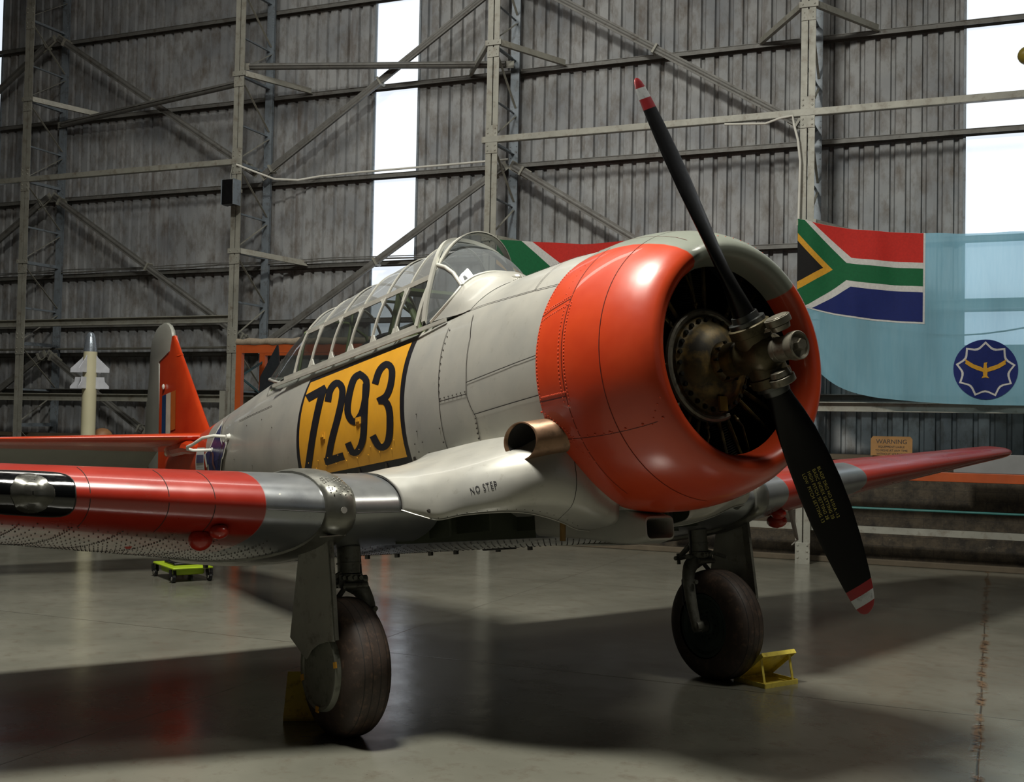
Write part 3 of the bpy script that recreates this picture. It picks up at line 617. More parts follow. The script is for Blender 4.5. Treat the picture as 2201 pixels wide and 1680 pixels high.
# ---- cowling
prof = [(-.235, .456), (-.18, .462), (-.13, .482), (-.108, .505), (-.105, .53), (-.125, .562), (-.17, .596), (-.235, .628), (-.32, .656), (-.42, .680), (-.52, .694), (-.62, .700), (-.74, .698), (-.82, .690)]
mb = MB(); mb.rev((0, 0, .01), (1, 0, 0), [(a, r) for a, r in prof], n=96)
mb.rev((0, 0, .01), (1, 0, 0), [(-.82, .690), (-.818, .680), (-.6, .684)], n=96)
cowl = P(mb, 'engine_cowling', M_cowl, angle=50)
mb = MB(); mb.rev((0, 0, .01), (1, 0, 0), [(-.235, .4565), (-.25, .47), (-.28, .54), (-.36, .62), (-.5, .67), (-.8, .675)], n=96); P(mb, 'cowl_liner', M_cyl0 if False else simple('cowl_inside_black', (16, 16, 15), .6), cowl)
def cowl_r(x):
    q = [p for p in prof if p[1] > .52]
    for a, b in zip(q, q[1:]):
        if a[0] >= x >= b[0]: t = (a[0]-x)/(a[0]-b[0]); return a[1]+(b[1]-a[1])*t
    return .69
def cp(x, ang, lift=.0):      # angle measured from the top, towards the right wing negative
    r = cowl_r(x)+lift; return V((x, r*sin(ang), .01+r*cos(ang))), V((0, sin(ang), cos(ang)))
D = radians
def cstrip(pts, w=.004, lift=.0015):
    mb = MB(); L = []
    for (a, b) in zip(pts, pts[1:]):
        for i in range(12): L.append((a[0]+(b[0]-a[0])*i/12, a[1]+(b[1]-a[1])*i/12))
    L.append(pts[-1]); rows = []
    for i, p in enumerate(L):
        A, nr = cp(*p, lift); t = (cp(*L[min(i+1, len(L)-1)])[0]-cp(*L[max(i-1, 0)])[0]).normalized(); s_ = nr.cross(t); rows.append([A-s_*w/2, A+s_*w/2])
    mb.loft(rows, closed=False); return mb
ms = [cstrip([(-.36, D(d)) for d in range(-175, 180, 25)]), cstrip([(-.60, D(d)) for d in (-70, -85, -102)]), cstrip([(-.82, D(-102)), (-.60, D(-102))], .006), cstrip([(-.82, D(-66)), (-.60, D(-62))]),
      cstrip([(-.6, D(-30)), (-.60, D(-70))]), cstrip([(-.82, D(-118)), (-.12, D(-122))], .003), cstrip([(-.12, D(-24)), (-.82, D(-22))], .003), cstrip([(-.12, D(36)), (-.5, D(30)), (-.82, D(24))], .006), cstrip([(-.60, D(-102)), (-.60, D(-150))], .003)]
P(merge(ms), 'panel_seam', simple('cowl_seam', (92, 26, 14), .6), cowl, smooth=False, each=True)
mb = MB()
def crow(x0, a0, x1, a1, k, r=.0058):
    for i in range(k): t = i/(k-1); p, nr = cp(x0+(x1-x0)*t, D(a0+(a1-a0)*t)); mb.dome(p, nr, r, .45)
crow(-.81, -40, -.81, -104, 44); crow(-.585, -64, -.585, -104, 30); crow(-.625, -64, -.625, -104, 26); crow(-.80, -64, -.60, -60.5, 16); crow(-.80, -68, -.60, -64.5, 16); crow(-.80, -100.4, -.60, -100.4, 18); crow(-.83, -106, -.62, -128, 10)
crow(-.60, -106, -.60, -130, 6); crow(-.66, -42, -.66, -62, 7, .004); crow(-.80, -117, -.4, -120, 9, .006); crow(-.13, -112, -.2, -122, 5, .005); crow(-.5, -119, -.15, -121, 5, .008)
for i in range(14): t = i/13; p, nr = cp(-.82+.16*sin(t*pi/2), D(-106-14*t)-.0); mb.dome(p, nr, .0058, .45)
for i in range(18): p, nr = cp(-.16, D(-10+i*5)); mb.dome(p, nr, .004, .4)
tag(P(mb, 'rivets', M_rivet_o, cowl), kind='stuff')
mb = MB(); 
for s_ in (-1, 1): 
    p, nr = cp(-.86, D(s_*9)); mb.box(p+V((-.06, 0, .015)), (.10, .02, .02))
P(mb, 'cowl_latch', M_sil, cowl, each=True)
# ---- engine
n = N('oily_crankcase'); c = n.mix(n.ramp(n.noise(9, 6), .38, .62), srgb(84, 72, 38), srgb(40, 36, 24)); c = n.mix(n.ramp(n.noise(14, 6), .5, .7), c, srgb(120, 98, 50))
M_case = n.done(c, .5, .35)
M_cyl = simple('engine_black', (24, 24, 20), .5, .4, .3, 12, dirt=(70, 66, 34))
M_hub = simple('dirty_steel_hub', (138, 134, 120), .36, .5, .35, 9, dirt=(60, 52, 30))
eng = thing('radial_engine', None, None); eng.parent = plane
mb = MB(); mb.rev((0, 0, 0), (1, 0, 0), [(-.62, .25), (-.36, .25), (-.33, .245), (-.315, .238), (-.31, .215), (-.295, .20), (-.26, .175), (-.235, .135), (-.225, .10), (-.20, .095), (-.19, .085), (-.13, .08), (-.12, .055), (-.05, .052)], n=56)
case = P(mb, 'crankcase', M_case, eng)
mb = MB()
for i in range(26): a = 2*pi*i/26; mb.cyl((-.32, .222*cos(a), .222*sin(a)), (-.298, .222*cos(a), .222*sin(a)), .011, .011, 6)
for i in range(10): a = 2*pi*i/10; mb.cyl((-.21, .09*cos(a), .09*sin(a)), (-.185, .09*cos(a), .09*sin(a)), .008, .008, 6)
P(mb, 'case_bolt', M_cyl, eng, each=True)
mb = MB(); mb.tube([(-.34, .262*cos(2*pi*i/48), .262*sin(2*pi*i/48)) for i in range(6, 40)], .020, 10); P(mb, 'ignition_ring', M_hub, eng)
mb = MB(); mb.box((-.245, -.02, -.20), (.012, .05, .07)); P(mb, 'data_plate', simple('brass_plate', (176, 140, 70), .35, .6), eng, smooth=False)
cyls = None
mb = MB(); mb.rev((0, 0, 0), (1, 0, 0), [(-.62, .02), (-.62, .67)], n=48); P(mb, 'baffle', M_cyl, eng)
for i in range(9):
    a = pi/2+2*pi*i/9; rd = V((0, cos(a), sin(a))); tn = V((0, -sin(a), cos(a)))
    mb = MB(); xc = -.47; A = V((xc, 0, 0))
    pr = [(.24, .075)]
    for k in range(20): r0 = .29+k*.012; pr += [(r0, .074), (r0+.002, .098), (r0+.005, .098), (r0+.007, .074)]
    mb.rev(A, rd, pr, n=24)
    pr = [(.53, .09)]
    for k in range(7): r0 = .53+k*.012; pr += [(r0, .085), (r0+.002, .112-.004*k), (r0+.005, .112-.004*k), (r0+.007, .085)]
    pr += [(.625, .03)]
    mb.rev(A, rd, pr, n=20)
    for s_ in (-1, 1): mb.box(A+rd*.60+tn*(s_*.07)+V((.04, 0, 0)), (.12, .055, .07), (V((1, 0, 0)), tn, rd))
    cy = P(mb, 'cylinder', M_cyl, eng)
    mb = MB()
    for s_ in (-1, 1): mb.tube([V((-.37, 0, 0))+rd*.255+tn*(s_*.028), V((-.385, 0, 0))+rd*.60+tn*(s_*.062)], .0115, 8)
    P(mb, 'pushrod_tube', M_case, eng)
    mb = MB(); mb.tube([V((-.34, 0, 0))+rd*.275+tn*.055, V((-.33, 0, 0))+rd*.34+tn*.075, V((-.36, 0, 0))+rd*.46+tn*.095, V((-.38, 0, 0))+rd*.52+tn*.07], .0055, 6); mb.ball(V((-.335, 0, 0))+rd*.30+tn*.06, .012, 8)
    P(mb, 'ignition_lead', M_case, eng)
# ---- exhaust stack, carburettor scoop
M_exh = simple('heat_stained_exhaust', (150, 118, 92), .42, .6, .3, 7, dirt=(90, 72, 56))
mb = MB(); ed = V((-.62, -.76, -.10)).normalized(); en_ = V((.07, -.95, -.07)).normalized(); ec = V((-.905, -.745, -.315))
def exring(r, back, cut=True):
    Y_ = ed.orthogonal().normalized(); Z_ = ed.cross(Y_); o = []
    for i in range(40):
        q = Y_*(r*cos(2*pi*i/40))+Z_*(r*sin(2*pi*i/40)); k = -(q.dot(en_))/ed.dot(en_) if cut else 0
        o.append(ec+q+ed*(k-back))
    return o
mb.loft([exring(.086, .34, False), exring(.088, .20, False), exring(.090, .12), exring(.0915, .03), exring(.094, .006), exring(.094, 0), exring(.088, -.001), exring(.085, .03), exring(.084, .14), exring(.082, .26, False)])
ex = P(mb, 'exhaust_pipe', M_exh, angle=50)
mb = MB(); mb.loft([exring(.0835, .012), exring(.0835, .17, False)], cap1=True); P(mb, 'exhaust_bore', simple('bore_black', (22, 20, 16), .9), ex)  # near-black lining with a closed end inside the pipe
mb = MB()
def scoop(x, w, z0, z1, r=.03):
    pts = []; 
    for (sy, sz) in ((1, 1), (-1, 1), (-1, -1), (1, -1)):
        for k in range(5):
            a = {(1, 1): 0, (-1, 1): pi/2, (-1, -1): pi, (1, -1): 1.5*pi}[(sy, sz)]+k*pi/8
            pts.append(V((x, -.055+sy*(w/2-r)+r*cos(a), (z0+z1)/2+sz*((z1-z0)/2-r)+r*sin(a))))
    return pts
R_ = [scoop(-.715, .19, -.825, -.705), scoop(-.80, .20, -.84, -.68), scoop(-.95, .23, -.83, -.62), scoop(-1.15, .28, -.80, -.55), scoop(-1.5, .40, -.765, -.5)]
mb.loft(R_); mb.loft([R_[0], scoop(-.712, .175, -.815, -.715, .025), scoop(-1.0, .15, -.80, -.73, .02)], cap1=False)
sc_ = P(mb, 'intake_scoop', M_sil); mb = MB(); mb.add(scoop(-.95, .19, -.82, -.71), [tuple(range(20))]); P(mb, 'intake_duct', M_blk, sc_)
# ---- propeller
prop = thing('propeller', None, None); prop.parent = plane
PH = radians(116.743)
M_pblk = simple('propeller_black', (5, 5, 6), .36, 0, .3, 10, 0, .04, spec=.2)
M_pred = simple('tip_red', (150, 26, 32), .35, 0, .2); M_pwht = simple('tip_white', (190, 194, 194), .4, 0, .15, 12, dirt=(120, 120, 120))
SC_R = [(.10, .112, .112, 40), (.17, .112, .110, 40), (.24, .128, .096, 38), (.32, .156, .076, 36), (.42, .186, .055, 33), (.55, .210, .040, 30), (.70, .226, .029, 27), (.85, .226, .022, 24.5), (1.0, .206, .017, 22.5), (1.10, .186, .014, 21.5), (1.18, .166, .013, 21), (1.225, .153, .012, 20.6), (1.275, .136, .011, 20.2), (1.325, .112, .010, 20), (1.352, .085, .009, 20), (1.366, .055, .007, 20), (1.373, .02, .004, 20)]
def blade(phi):
    rd = V((0, cos(phi), sin(phi))); tv = V((0, sin(phi), -cos(phi)))        # direction of travel, top of the disc moves towards the right wing
    if (tv.y > 0) == (rd.z > 0): tv = -tv
    rings = []; rs = []
    for r, ch, th, be in SC_R:
        b = radians(be); cd = tv*cos(b)+V((1, 0, 0))*sin(b); nd = rd.cross(cd).normalized()
        rk = V((-.03*(r/1.372)**2, 0, 0)); ring = []
        k = min(1, max(0, (r-.17)/.2))
        for i in range(28):
            a = 2*pi*i/28; u = cos(a); w = sin(a)
            w2 = w*(1-.25*k*(u < 0)*abs(u)) ; ring.append(rd*r+rk+cd*(ch/2*u+.012*k*ch/.2)+nd*(th/2*w2))
        rings.append(ring); rs.append(r)
    return rings, rs, rd, tv
M_ptxt = simple('stencil_yellow', (196, 184, 90), .5)
for phi in (PH, PH+pi):
    rings, rs, rd, tv = blade(phi); mb = MB()
    mb.loft(rings[:12], cap0=True); mb.cur = 1; mb.loft(rings[11:13]); mb.cur = 2; mb.loft(rings[12:14]); mb.cur = 1; mb.loft(rings[13:], cap1=True)
    bl = P(mb, 'propeller_blade', [M_pblk, M_pred, M_pwht], prop, angle=60)
    # the lettering lies on the front face
    def onblade(r, s_, rd=rd, tv=tv):
        for (a, b) in zip(SC_R, SC_R[1:]):
            if a[0] <= r <= b[0]:
                t = (r-a[0])/(b[0]-a[0]); ch = a[1]+(b[1]-a[1])*t; th = a[2]+(b[2]-a[2])*t; be = radians(a[3]+(b[3]-a[3])*t)
        cd = tv*cos(be)+V((1, 0, 0))*sin(be); nd = rd.cross(cd).normalized()
        if nd.x < 0: nd = -nd
        u = (s_-.012*ch/.2)/(ch/2); return rd*r+V((-.03*(r/1.372)**2, 0, 0))+cd*s_+nd*(th/2*sqrt(max(.05, 1-u*u))+.0012)
    if phi > PH:
        L = ['BLADE DRG NO 6101A -12', 'BASIC INDEX SETTING 20', 'HIGH PITCH SETTING 28', 'LOW  PITCH SETTING 13']
        for k, tx in enumerate(L):
            text_mesh(tx, .0235, lambda x, y, k=k: onblade(.600+x*.92, .030+y-.0265*k), M_ptxt, prop, align='LEFT', body=True, spacing=1.08)
    for k in range(2):
        pass
mb = MB()
hubm = MB(); hubm.rev((0, 0, 0), (1, 0, 0), [(-.13, .055), (-.11, .08), (-.07, .10), (.05, .10), (.08, .085), (.095, .06)], n=32)
for phi in (PH, PH+pi):
    rd = V((0, cos(phi), sin(phi))); hubm.rev((0, 0, 0), rd, [(0, .088), (.06, .088), (.075, .090), (.10, .090), (.104, .099), (.145, .099), (.15, .092), (.152, .06)], n=40)
hubo = P(hubm, 'hub_barrel', simple('oily_hub', (92, 84, 60), .42, .5, .35, 9, dirt=(44, 40, 24)), prop)
mb = MB()
for phi in (PH, PH+pi):
    rd = V((0, cos(phi), sin(phi))); tn = V((0, -sin(phi), cos(phi)))
    mb.rev((0, 0, 0), rd, [(.150, .08), (.152, .086), (.170, .086), (.172, .066), (.20, .062), (.202, .055)], n=36)
P(mb, 'blade_collar', simple('collar_steel', (92, 94, 92), .35, .8, .25, 9), prop, each=True)
mb = MB(); mb.rev((0, 0, 0), (1, 0, 0), [(.07, .062), (.085, .062), (.087, .058), (.12, .058), (.122, .056), (.185, .056), (.187, .062), (.20, .066), (.232, .066), (.236, .062), (.232, .054), (.222, .052), (.222, 0.001)], n=40)
dm = P(mb, 'pitch_cylinder', M_hub, prop)
mb = MB(); mb.cyl((.215, 0, 0), (.252, 0, 0), .027, .027, 6); P(mb, 'hex_nut', M_hub, prop, smooth=False)
for s_, phi in ((1, PH), (-1, PH+pi)):
    rd = V((0, cos(phi), sin(phi))); tn = V((0, sin(phi), -cos(phi)))
    if (tn.y > 0) == (rd.z > 0): tn = -tn
    c0 = rd*.128-tn*.02+V((.155, 0, 0)) if s_ > 0 else rd*.128-tn*.055+V((.11, 0, 0))
    mb = MB(); mb.cyl(c0-rd*.016, c0+rd*.016, .060, .060, 28); mb.cyl(c0+rd*.016, c0+rd*.020, .052, .052, 28)
    mb.bar(c0-rd*.022, rd*.10+V((.03, 0, 0)), .06, .02, rd); mb.cyl(c0-rd*.045, c0-rd*.02, .042, .048, 24)
    P(mb, 'counterweight', M_hub, prop, bevel=.003)

# ---- wings
def air(t):                                  # unit aerofoil, upper and lower height over chord
    s_ = sqrt(max(t, 0)); th = 5*(.2969*s_-.126*t-.3516*t*t+.2843*t**3-.1036*t**4)
    cm = .045*(2*.35*t-t*t)/.1225*.5 if t < .35 else .045*((1-.7)+.7*t-t*t)/(.65*.65)*.5
    return th, cm
def wsec(y):
    a = abs(y); k = max(0, (a-1.43)/4.97)
    xl = -1.42-1.22*k; zl = -.590+.44*k; ch = 2.36-1.17*k; tc = .178-.065*k; inc = radians(4.4-3.0*k)
    if a > 6.05:                             # rounded tip
        q = min(1, (a-6.05)/.36); f = sqrt(max(0, 1-q*q)); c2 = ch*(.12+.88*f); xl = xl-(ch-c2)*.45; ch = c2; tc = tc*(.15+.85*f)
    return xl, zl, ch, tc, inc
def wpt(y, t, up, lift=0.0):
    xl, zl, ch, tc, inc = wsec(y); th, cm = air(t); z = (cm*1.0+(th*tc if up else -th*tc))*ch; z += lift if up else -lift
    return V((xl-t*ch*cos(inc)+z*sin(inc)*0-(0 if t > .02 else -lift), y, zl-t*ch*sin(inc)+z))
TS = [0, .002, .006, .012, .02, .032, .05, .075, .11, .16, .22, .30, .40, .50, .62, .75, .88, .995]
def wring(y, lift=0.0, t1=1.0):
    return [wpt(y, t, True, lift) for t in TS[::-1]]+[wpt(y, t, False, lift) for t in TS[1:]]
# outer panel paint, in aircraft coordinates
n = N('wing_paint'); f = n.ramp(n.noise(2.5, 6), .3, .7)
wx, wy_, wz = n.body(); ay = n.math('ABSOLUTE', wy_)
edge = n.math('ADD', 1.80, n.math('MULTIPLY', n.math('ADD', wx, 1.5), .02))
org = n.ramp(n.math('SUBTRACT', ay, edge), 0, .006)
patch = n.math('MULTIPLY', n.math('MULTIPLY', n.ramp(n.math('SUBTRACT', wy_, 2.52), 0, .008), n.ramp(n.math('SUBTRACT', 2.97, wy_), 0, .008)), n.ramp(n.math('SUBTRACT', n.math('ADD', wx, n.math('MULTIPLY', wy_, .245)), -1.28), 0, .01))
org = n.math('MULTIPLY', org, n.math('SUBTRACT', 1.0, patch))
silver = n.mix(f, srgb(132, 136, 140), srgb(160, 162, 160))
chips = n.math('MULTIPLY', n.ramp(n.noise(9, 3), .70, .71), n.ramp(wx, -1.7, -1.5))
silver = n.mix(chips, silver, srgb(222, 214, 196))
oc = n.mix(f, srgb(136, 33, 20), srgb(156, 40, 24))
under = n.ramp(n.math('SUBTRACT', wz, n.math('MULTIPLY_ADD', ay, .088, -.86)), .012, 0)
oc = n.mix(n.math('MULTIPLY', under, n.ramp(n.noise(3, 6), .3, .6)), oc, srgb(116, 84, 72))
c = n.mix(org, silver, oc)
c = n.mix(n.math('MULTIPLY', n.ramp(n.noise(14, 9, rough=.75), .60, .8), .5), c, srgb(96, 84, 72))
n.bump(n.noise(2, 3), .1, .03)
rg = n.math('MULTIPLY_ADD', n.noise(5, 6), .2, .20)
M_wing = n.done(c, rg, n.math('MULTIPLY', n.math('SUBTRACT', 1.0, org), .75), n.math('MULTIPLY', org, .3))
# centre section outboard of the wheel wells
for s_ in (-1, 1):
    mb = MB(); ys = [s_*(.90+.0525*i) for i in range(11)]
    mb.loft([wring(y) for y in ys], cap0=True, cap1=True)
    P(mb, 'centre_section', M_wing, angle=40)
    mb = MB(); TI = [.16, .22, .30, .40, .50, .62, .75, .88, .995]
    rr = lambda y: [wpt(y, t, True) for t in TI[::-1]]+[wpt(y, t, False) for t in TI]
    mb.loft([rr(s_*y) for y in (.0, .3, .6, .8, 1.02)], cap0=True, cap1=True); P(mb, 'centre_section', M_wing, angle=40)
    # wheel well inside: dark ribs and brackets
    mb = MB()
    for y in (.62, .22): mb.box((-1.56, s_*y, -.60), (.34, .012, .26))
    mb.box((-1.72, s_*.55, -.62), (.012, .9, .30))
    mb.box((-1.5, s_*.86, -.70), (.20, .012, .10))
    P(mb, 'wheel_well', simple('well_green', (56, 62, 46), .6), smooth=False)
    # forward glove over the wheel well
    G = [(-1.13, [(-1.416, -.605), (-1.414, -.585), (-1.43, -.535), (-1.50, -.472), (-1.66, -.410), (-2.0, -.372)]), (-1.08, [(-1.33, -.638), (-1.315, -.61), (-1.335, -.55), (-1.42, -.472), (-1.60, -.408), (-2.0, -.374)]),
         (-1.03, [(-1.235, -.665), (-1.21, -.63), (-1.235, -.55), (-1.33, -.47), (-1.55, -.405), (-2.0, -.375)]),
         (-.96, [(-1.13, -.652), (-1.095, -.61), (-1.11, -.53), (-1.22, -.445), (-1.50, -.385), (-2.0, -.36)]),
         (-.88, [(-1.03, -.648), (-.985, -.60), (-1.00, -.50), (-1.12, -.41), (-1.45, -.36), (-2.0, -.345)]),
         (-.79, [(-.955, -.650), (-.895, -.59), (-.895, -.48), (-1.02, -.375), (-1.40, -.33), (-2.0, -.33)]),
         (-.69, [(-.93, -.662), (-.835, -.59), (-.81, -.46), (-.93, -.34), (-1.36, -.29), (-2.0, -.30)]),
         (-.60, [(-.915, -.685), (-.79, -.60), (-.76, -.44), (-.86, -.30), (-1.30, -.25), (-2.0, -.26)]),
         (-.50, [(-.92, -.715), (-.775, -.64), (-.74, -.50), (-.82, -.36), (-1.3, -.30), (-2.0, -.28)]),
         (-.38, [(-.98, -.745), (-.80, -.70), (-.76, -.60), (-.80, -.50), (-1.3, -.45), (-2.0, -.40)]),
         (-.24, [(-1.05, -.755), (-.84, -.73), (-.80, -.66), (-.84, -.60), (-1.3, -.6), (-2.0, -.6)])]
    def cr(P_, k):
        o = []; Q = [2*P_[0]-P_[1]]+P_+[2*P_[-1]-P_[-2]]
        for i in range(1, len(Q)-2):
            for j in range(k):
                t = j/k; a, b, c_, d = Q[i-1:i+3]; o.append(.5*(2*b+(c_-a)*t+(2*a-5*b+4*c_-d)*t*t+(3*b-3*c_+d-a)*t**3))
        return o+[P_[-1]]
    rows = [cr([V((x, -s_*y if s_ > 0 else y, z)) for x, z in pr], 5) for y, pr in G]
    cols = list(zip(*rows)); rows = list(zip(*[cr(list(c_), 5) for c_ in cols]))
    mb = MB(); mb.loft([list(r) for r in rows], closed=False); gl = P(mb, 'wheel_well_fairing', M_sil, angle=60, solid=.006)
    mb = MB(); mb.tube([r[0]+V((0, 0, -.002)) for r in rows], .0035, 6); P(mb, 'fairing_lip', M_sil, gl)
    if s_ < 0:
        mb = MB()
        i = 38; mb.tube([p+V((.0015, 0, .001)) for p in rows[i][:24]], .0014, 5); i = 0; mb.tube([p+V((.0015, 0, .003)) for p in rows[i][:24]], .002, 5)
        P(mb, 'panel_seam', M_seam, gl, each=True)
        mb = MB()
        for j in range(10, 46, 2): mb.dome(rows[j][1], (1, 0, .3), .003, .5)
        mb.dome(rows[7][5]+V((.006, 0, 0)), (1, 0, .3), .012, .6); tag(P(mb, 'rivets', M_rivet_d, gl), kind='stuff')
        # stencil NO STEP
        def onglove(x, y):
            fi = 16.2+x*12.6; fj = 7.9+y*30; i0 = int(fi); j0 = int(fj); a = fi-i0; b = fj-j0
            p = (rows[i0][j0]*(1-a)+rows[i0+1][j0]*a)*(1-b)+(rows[i0][j0+1]*(1-a)+rows[i0+1][j0+1]*a)*b
            return p+V((.0035, 0, .0035))
        text_mesh('NO STEP', .085, onglove, M_blk, gl, align='LEFT', body=True, spacing=1.25)
    # fuselage to wing fillet
    rows2 = []
    for i in range(25):
        x = -1.15-i*.105; xl, zl, ch, tc, inc = wsec(1.0); t = min(.98, max(0.001, (xl-x)/ch)); zt = wpt(1.0, t, True).z
        A = skin(x, -.33-.06*min(1, max(0, -x-3)), .003, s_)[0]; w = .17+.10*max(0, (-x-2.2)); B = V((x, A.y+s_*w, max(zt-.0, -.9)+.002)); Cc = V((x, A.y+s_*.03, zt+.015))
        if x > -1.5: B.z = -.37; Cc.z = -.37
        rows2.append([A*(1-t_)**2+Cc*(2*t_*(1-t_))+B*t_*t_ for t_ in [k/8 for k in range(9)]])
    mb = MB(); mb.loft(rows2, closed=False); P(mb, 'wing_root_fillet', M_sil, angle=60)
    # outer panel
    ys = [s_*y for y in [1.42, 1.5, 1.8, 2.2, 2.51, 2.57, 2.8, 2.93, 2.99, 3.4, 4.0, 4.6, 5.2, 5.7, 6.05, 6.15, 6.24, 6.31, 6.36, 6.39, 6.405]]
    mb = MB(); mb.loft([wring(y) for y in ys], cap0=True, cap1=True)
    wg = P(mb, 'wing', M_wing, angle=40)
    # attach band
    mb = MB(); R0 = [(1.385, .0), (1.388, .016), (1.41, .026), (1.47, .028), (1.515, .020), (1.53, .012), (1.531, .0)]
    mb.loft([wring(s_*y, l) for y, l in R0]); bd = P(mb, 'joint_fairing', simple('worn_band_metal', (132, 132, 124), .34, .75, .25, 9), angle=50)
    mb = MB()
    if s_ < 0:
        for i in range(11):
            for j in range(4): 
                t = .004+.0045*i; p = wpt(s_*(1.41+.028*j+.012*(i % 2)), t, True, .027); mb.dome(p, (1, 0, .9), .0042, .8)
        mb.cyl((-1.385, -1.46, -.60), (-1.39, -1.46, -.60), .016, .016, 10)
        mb.bar((-1.52, -1.40, -.715), (-1.50, -1.53, -.72), .03, .006)
        tag(P(mb, 'rivets', M_rivet, bd), kind='stuff')
        # leading edge seam, bumps, underside rivets
        mb = MB(); mb.tube([wpt(-y, .001, False, .001)+V((.0035, 0, -.004)) for y in (1.06, 1.2, 1.39)], .0022, 5); mb.tube([wpt(-y, .001, False, .001)+V((.0035, 0, -.004)) for y in (1.53, 1.66, 1.8)], .0022, 5)
        for y in (2.03, 2.23, 2.56): mb.tube([wpt(-y, t, True, .0008) for t in TS[8:0:-1]]+[wpt(-y, t, False, .0008) for t in TS[1:9]], .0018, 5)
        P(mb, 'panel_seam', M_seam, wg, each=True)
        mb = MB(); mb.ball((-1.66, -1.98, -.672), .045, 16, (1.3, 1, .8)); mb.ball((-1.78, -2.03, -.705), .058, 16, (1.1, 1, .9)); mb.dome((-1.85, -2.35, -.72), (0, 0, -1), .02, .5)
        P(mb, 'blister', simple('blister_red', (168, 42, 26), .3, 0, .15, 6, 0, .3), wg, each=True)
        mb = MB(); rs = random.Random(3)
        for x in [-1.95-.085*i for i in range(21)]:
            for k in range(44):
                y = -1.56-.045*k
                if rs.random() < .12: continue
                xl, zl, ch, tc, inc = wsec(y); t = (xl-x)/ch
                if 0.1 < t < .98: mb.dome(wpt(y, t, False, .001), (0, 0, -1), .0046, .6, 5)
        for y in [-1.7-.22*i for i in range(9)]:
            for k in range(40): 
                t = .12+.021*k; mb.dome(wpt(y, t, False, .001), (0, 0, -1), .005, .6, 5)
        tag(P(mb, 'rivets', M_rivet_d, wg), kind='stuff')
    mb = MB(); rs = random.Random(5)
    for x in [-1.85-.06*i for i in range(31)]:
        for k in range(30 if s_ < 0 else 22):
            y = s_*(.05+.045*k); xl, zl, ch, tc, inc = wsec(y); t = (xl-x)/ch
            if .17 < t < .98 and rs.random() > .08: mb.dome(wpt(y, t, False, .001), (0, 0, -1), .0042, .7, 5)
    tag(P(mb, 'rivets', M_rivet_d, bd), kind='stuff')
    mb = MB()
    for y in (.12, .40, .62, 1.0, 1.30): mb.box((-3.74, s_*y, -.815), (.05, .02, .05))
    mb.box((-3.5, s_*.85, -.81), (.25, .14, .03)); P(mb, 'flap_hinge', M_steel_dark, bevel=.004, each=True)
# landing light in the right wing
mb = MB()
def lens(u, v, lift):
    u, v = 2*u-1, 2*v-1; q = max(abs(u), abs(v)); e = (abs(u)**5+abs(v)**5)**.2; f_ = q/e if e > 0 else 1; u *= f_; v *= f_
    y = -2.80-.18*u; a = .062*v
    up = a > 0; t = min(.06, (abs(a)/.062)**2*.05); return wpt(y, t, up, lift)
pts = []
for i in range(13):
    for j in range(17): pass
mb.grid(lambda u, v: lens(u, v, .0025), 24, 24)
ll = P(mb, 'landing_light', simple('light_recess_black', (12, 13, 14), .12, 0, .2, 10, 0, .5), angle=60)
mb = MB(); mb.tube([lens(u, v, .003) for u, v in [(i/10, 0) for i in range(11)]+[(1, i/10) for i in range(11)]+[(1-i/10, 1) for i in range(11)]+[(0, 1-i/10) for i in range(11)]], .003, 6); P(mb, 'lens_frame', M_seam, ll)
def lamp_pt(a, r, l): return lens(.48+.25*r*cos(a), .5+.44*r*sin(a), l)
mb = MB(); mb.loft([[lamp_pt(2*pi*k/32, r, l) for k in range(32)] for r, l in ((1, .003), (.96, .006), (.75, .0045), (.5, .004), (.42, .006), (.2, .007), (.02, .007))]); P(mb, 'lamp', simple('lamp_glass', (84, 84, 78), .25, .6, .4, 12), ll)

# ---- canopy and windscreen
def zt(x): 
    T_ = [(-2.3, 1.165), (-2.6, 1.155), (-3.05, 1.14), (-3.74, 1.10), (-4.2, 1.07), (-4.5, 1.04)]
    for a, b in zip(T_, T_[1:]):
        if x >= b[0]: return a[1]+(b[1]-a[1])*min(1, max(0, (a[0]-x)/(a[0]-b[0])))
    return 1.04
HS = [(-.375, .575), (-.352, .73), (-.305, .88), (-.265, .96), (-.20, 1.05), (-.11, 1.11), (0, 1.13)]
def hoop(xr, bulge=0.0, lean=.12):                 # xr: station where the hoop meets the upper rail
    H_ = []; d = zt(xr)-1.13
    full = HS+[(-y, z) for y, z in HS[:-1][::-1]]
    for y, z in full:
        z2 = z+(d+bulge)*max(0, (z-.88)/.25); k = (z-.88)/.31
        H_.append(V((xr+lean*k, y*(1+bulge*.5), z2)))
    return H_
def smooth_curve(P_, k=4):
    o = []; Q = [2*P_[0]-P_[1]]+P_+[2*P_[-1]-P_[-2]]
    for i in range(1, len(Q)-2):
        for j in range(k):
            t = j/k; a, b, c_, d = Q[i-1:i+3]; o.append(.5*(2*b+(c_-a)*t+(2*a-5*b+4*c_-d)*t*t+(3*b-3*c_+d-a)*t**3))
    return o+[P_[-1]]
XH = [-2.36, -2.645, -2.965, -3.29, -3.60, -3.92, -4.20]
can = thing('cockpit_canopy', None, None); can.parent = plane
for i, (a, b) in enumerate(zip(XH, XH[1:])):
    bl_ = .012 if i % 2 == 0 else -.008
    mb = MB(); mb.loft([smooth_curve(hoop(a+(b-a)*t, bl_*(.5+.5*sin(pi*t))), 3) for t in (0.02, .2, .4, .6, .8, .98)], closed=False)
    nf = 36; mb.mi = [0 if 6 <= (k_ % nf) < 30 else 1 for k_ in range(len(mb.f))]; P(mb, 'canopy_glass', [M_top, M_side], can, angle=80)
mb = MB(); 
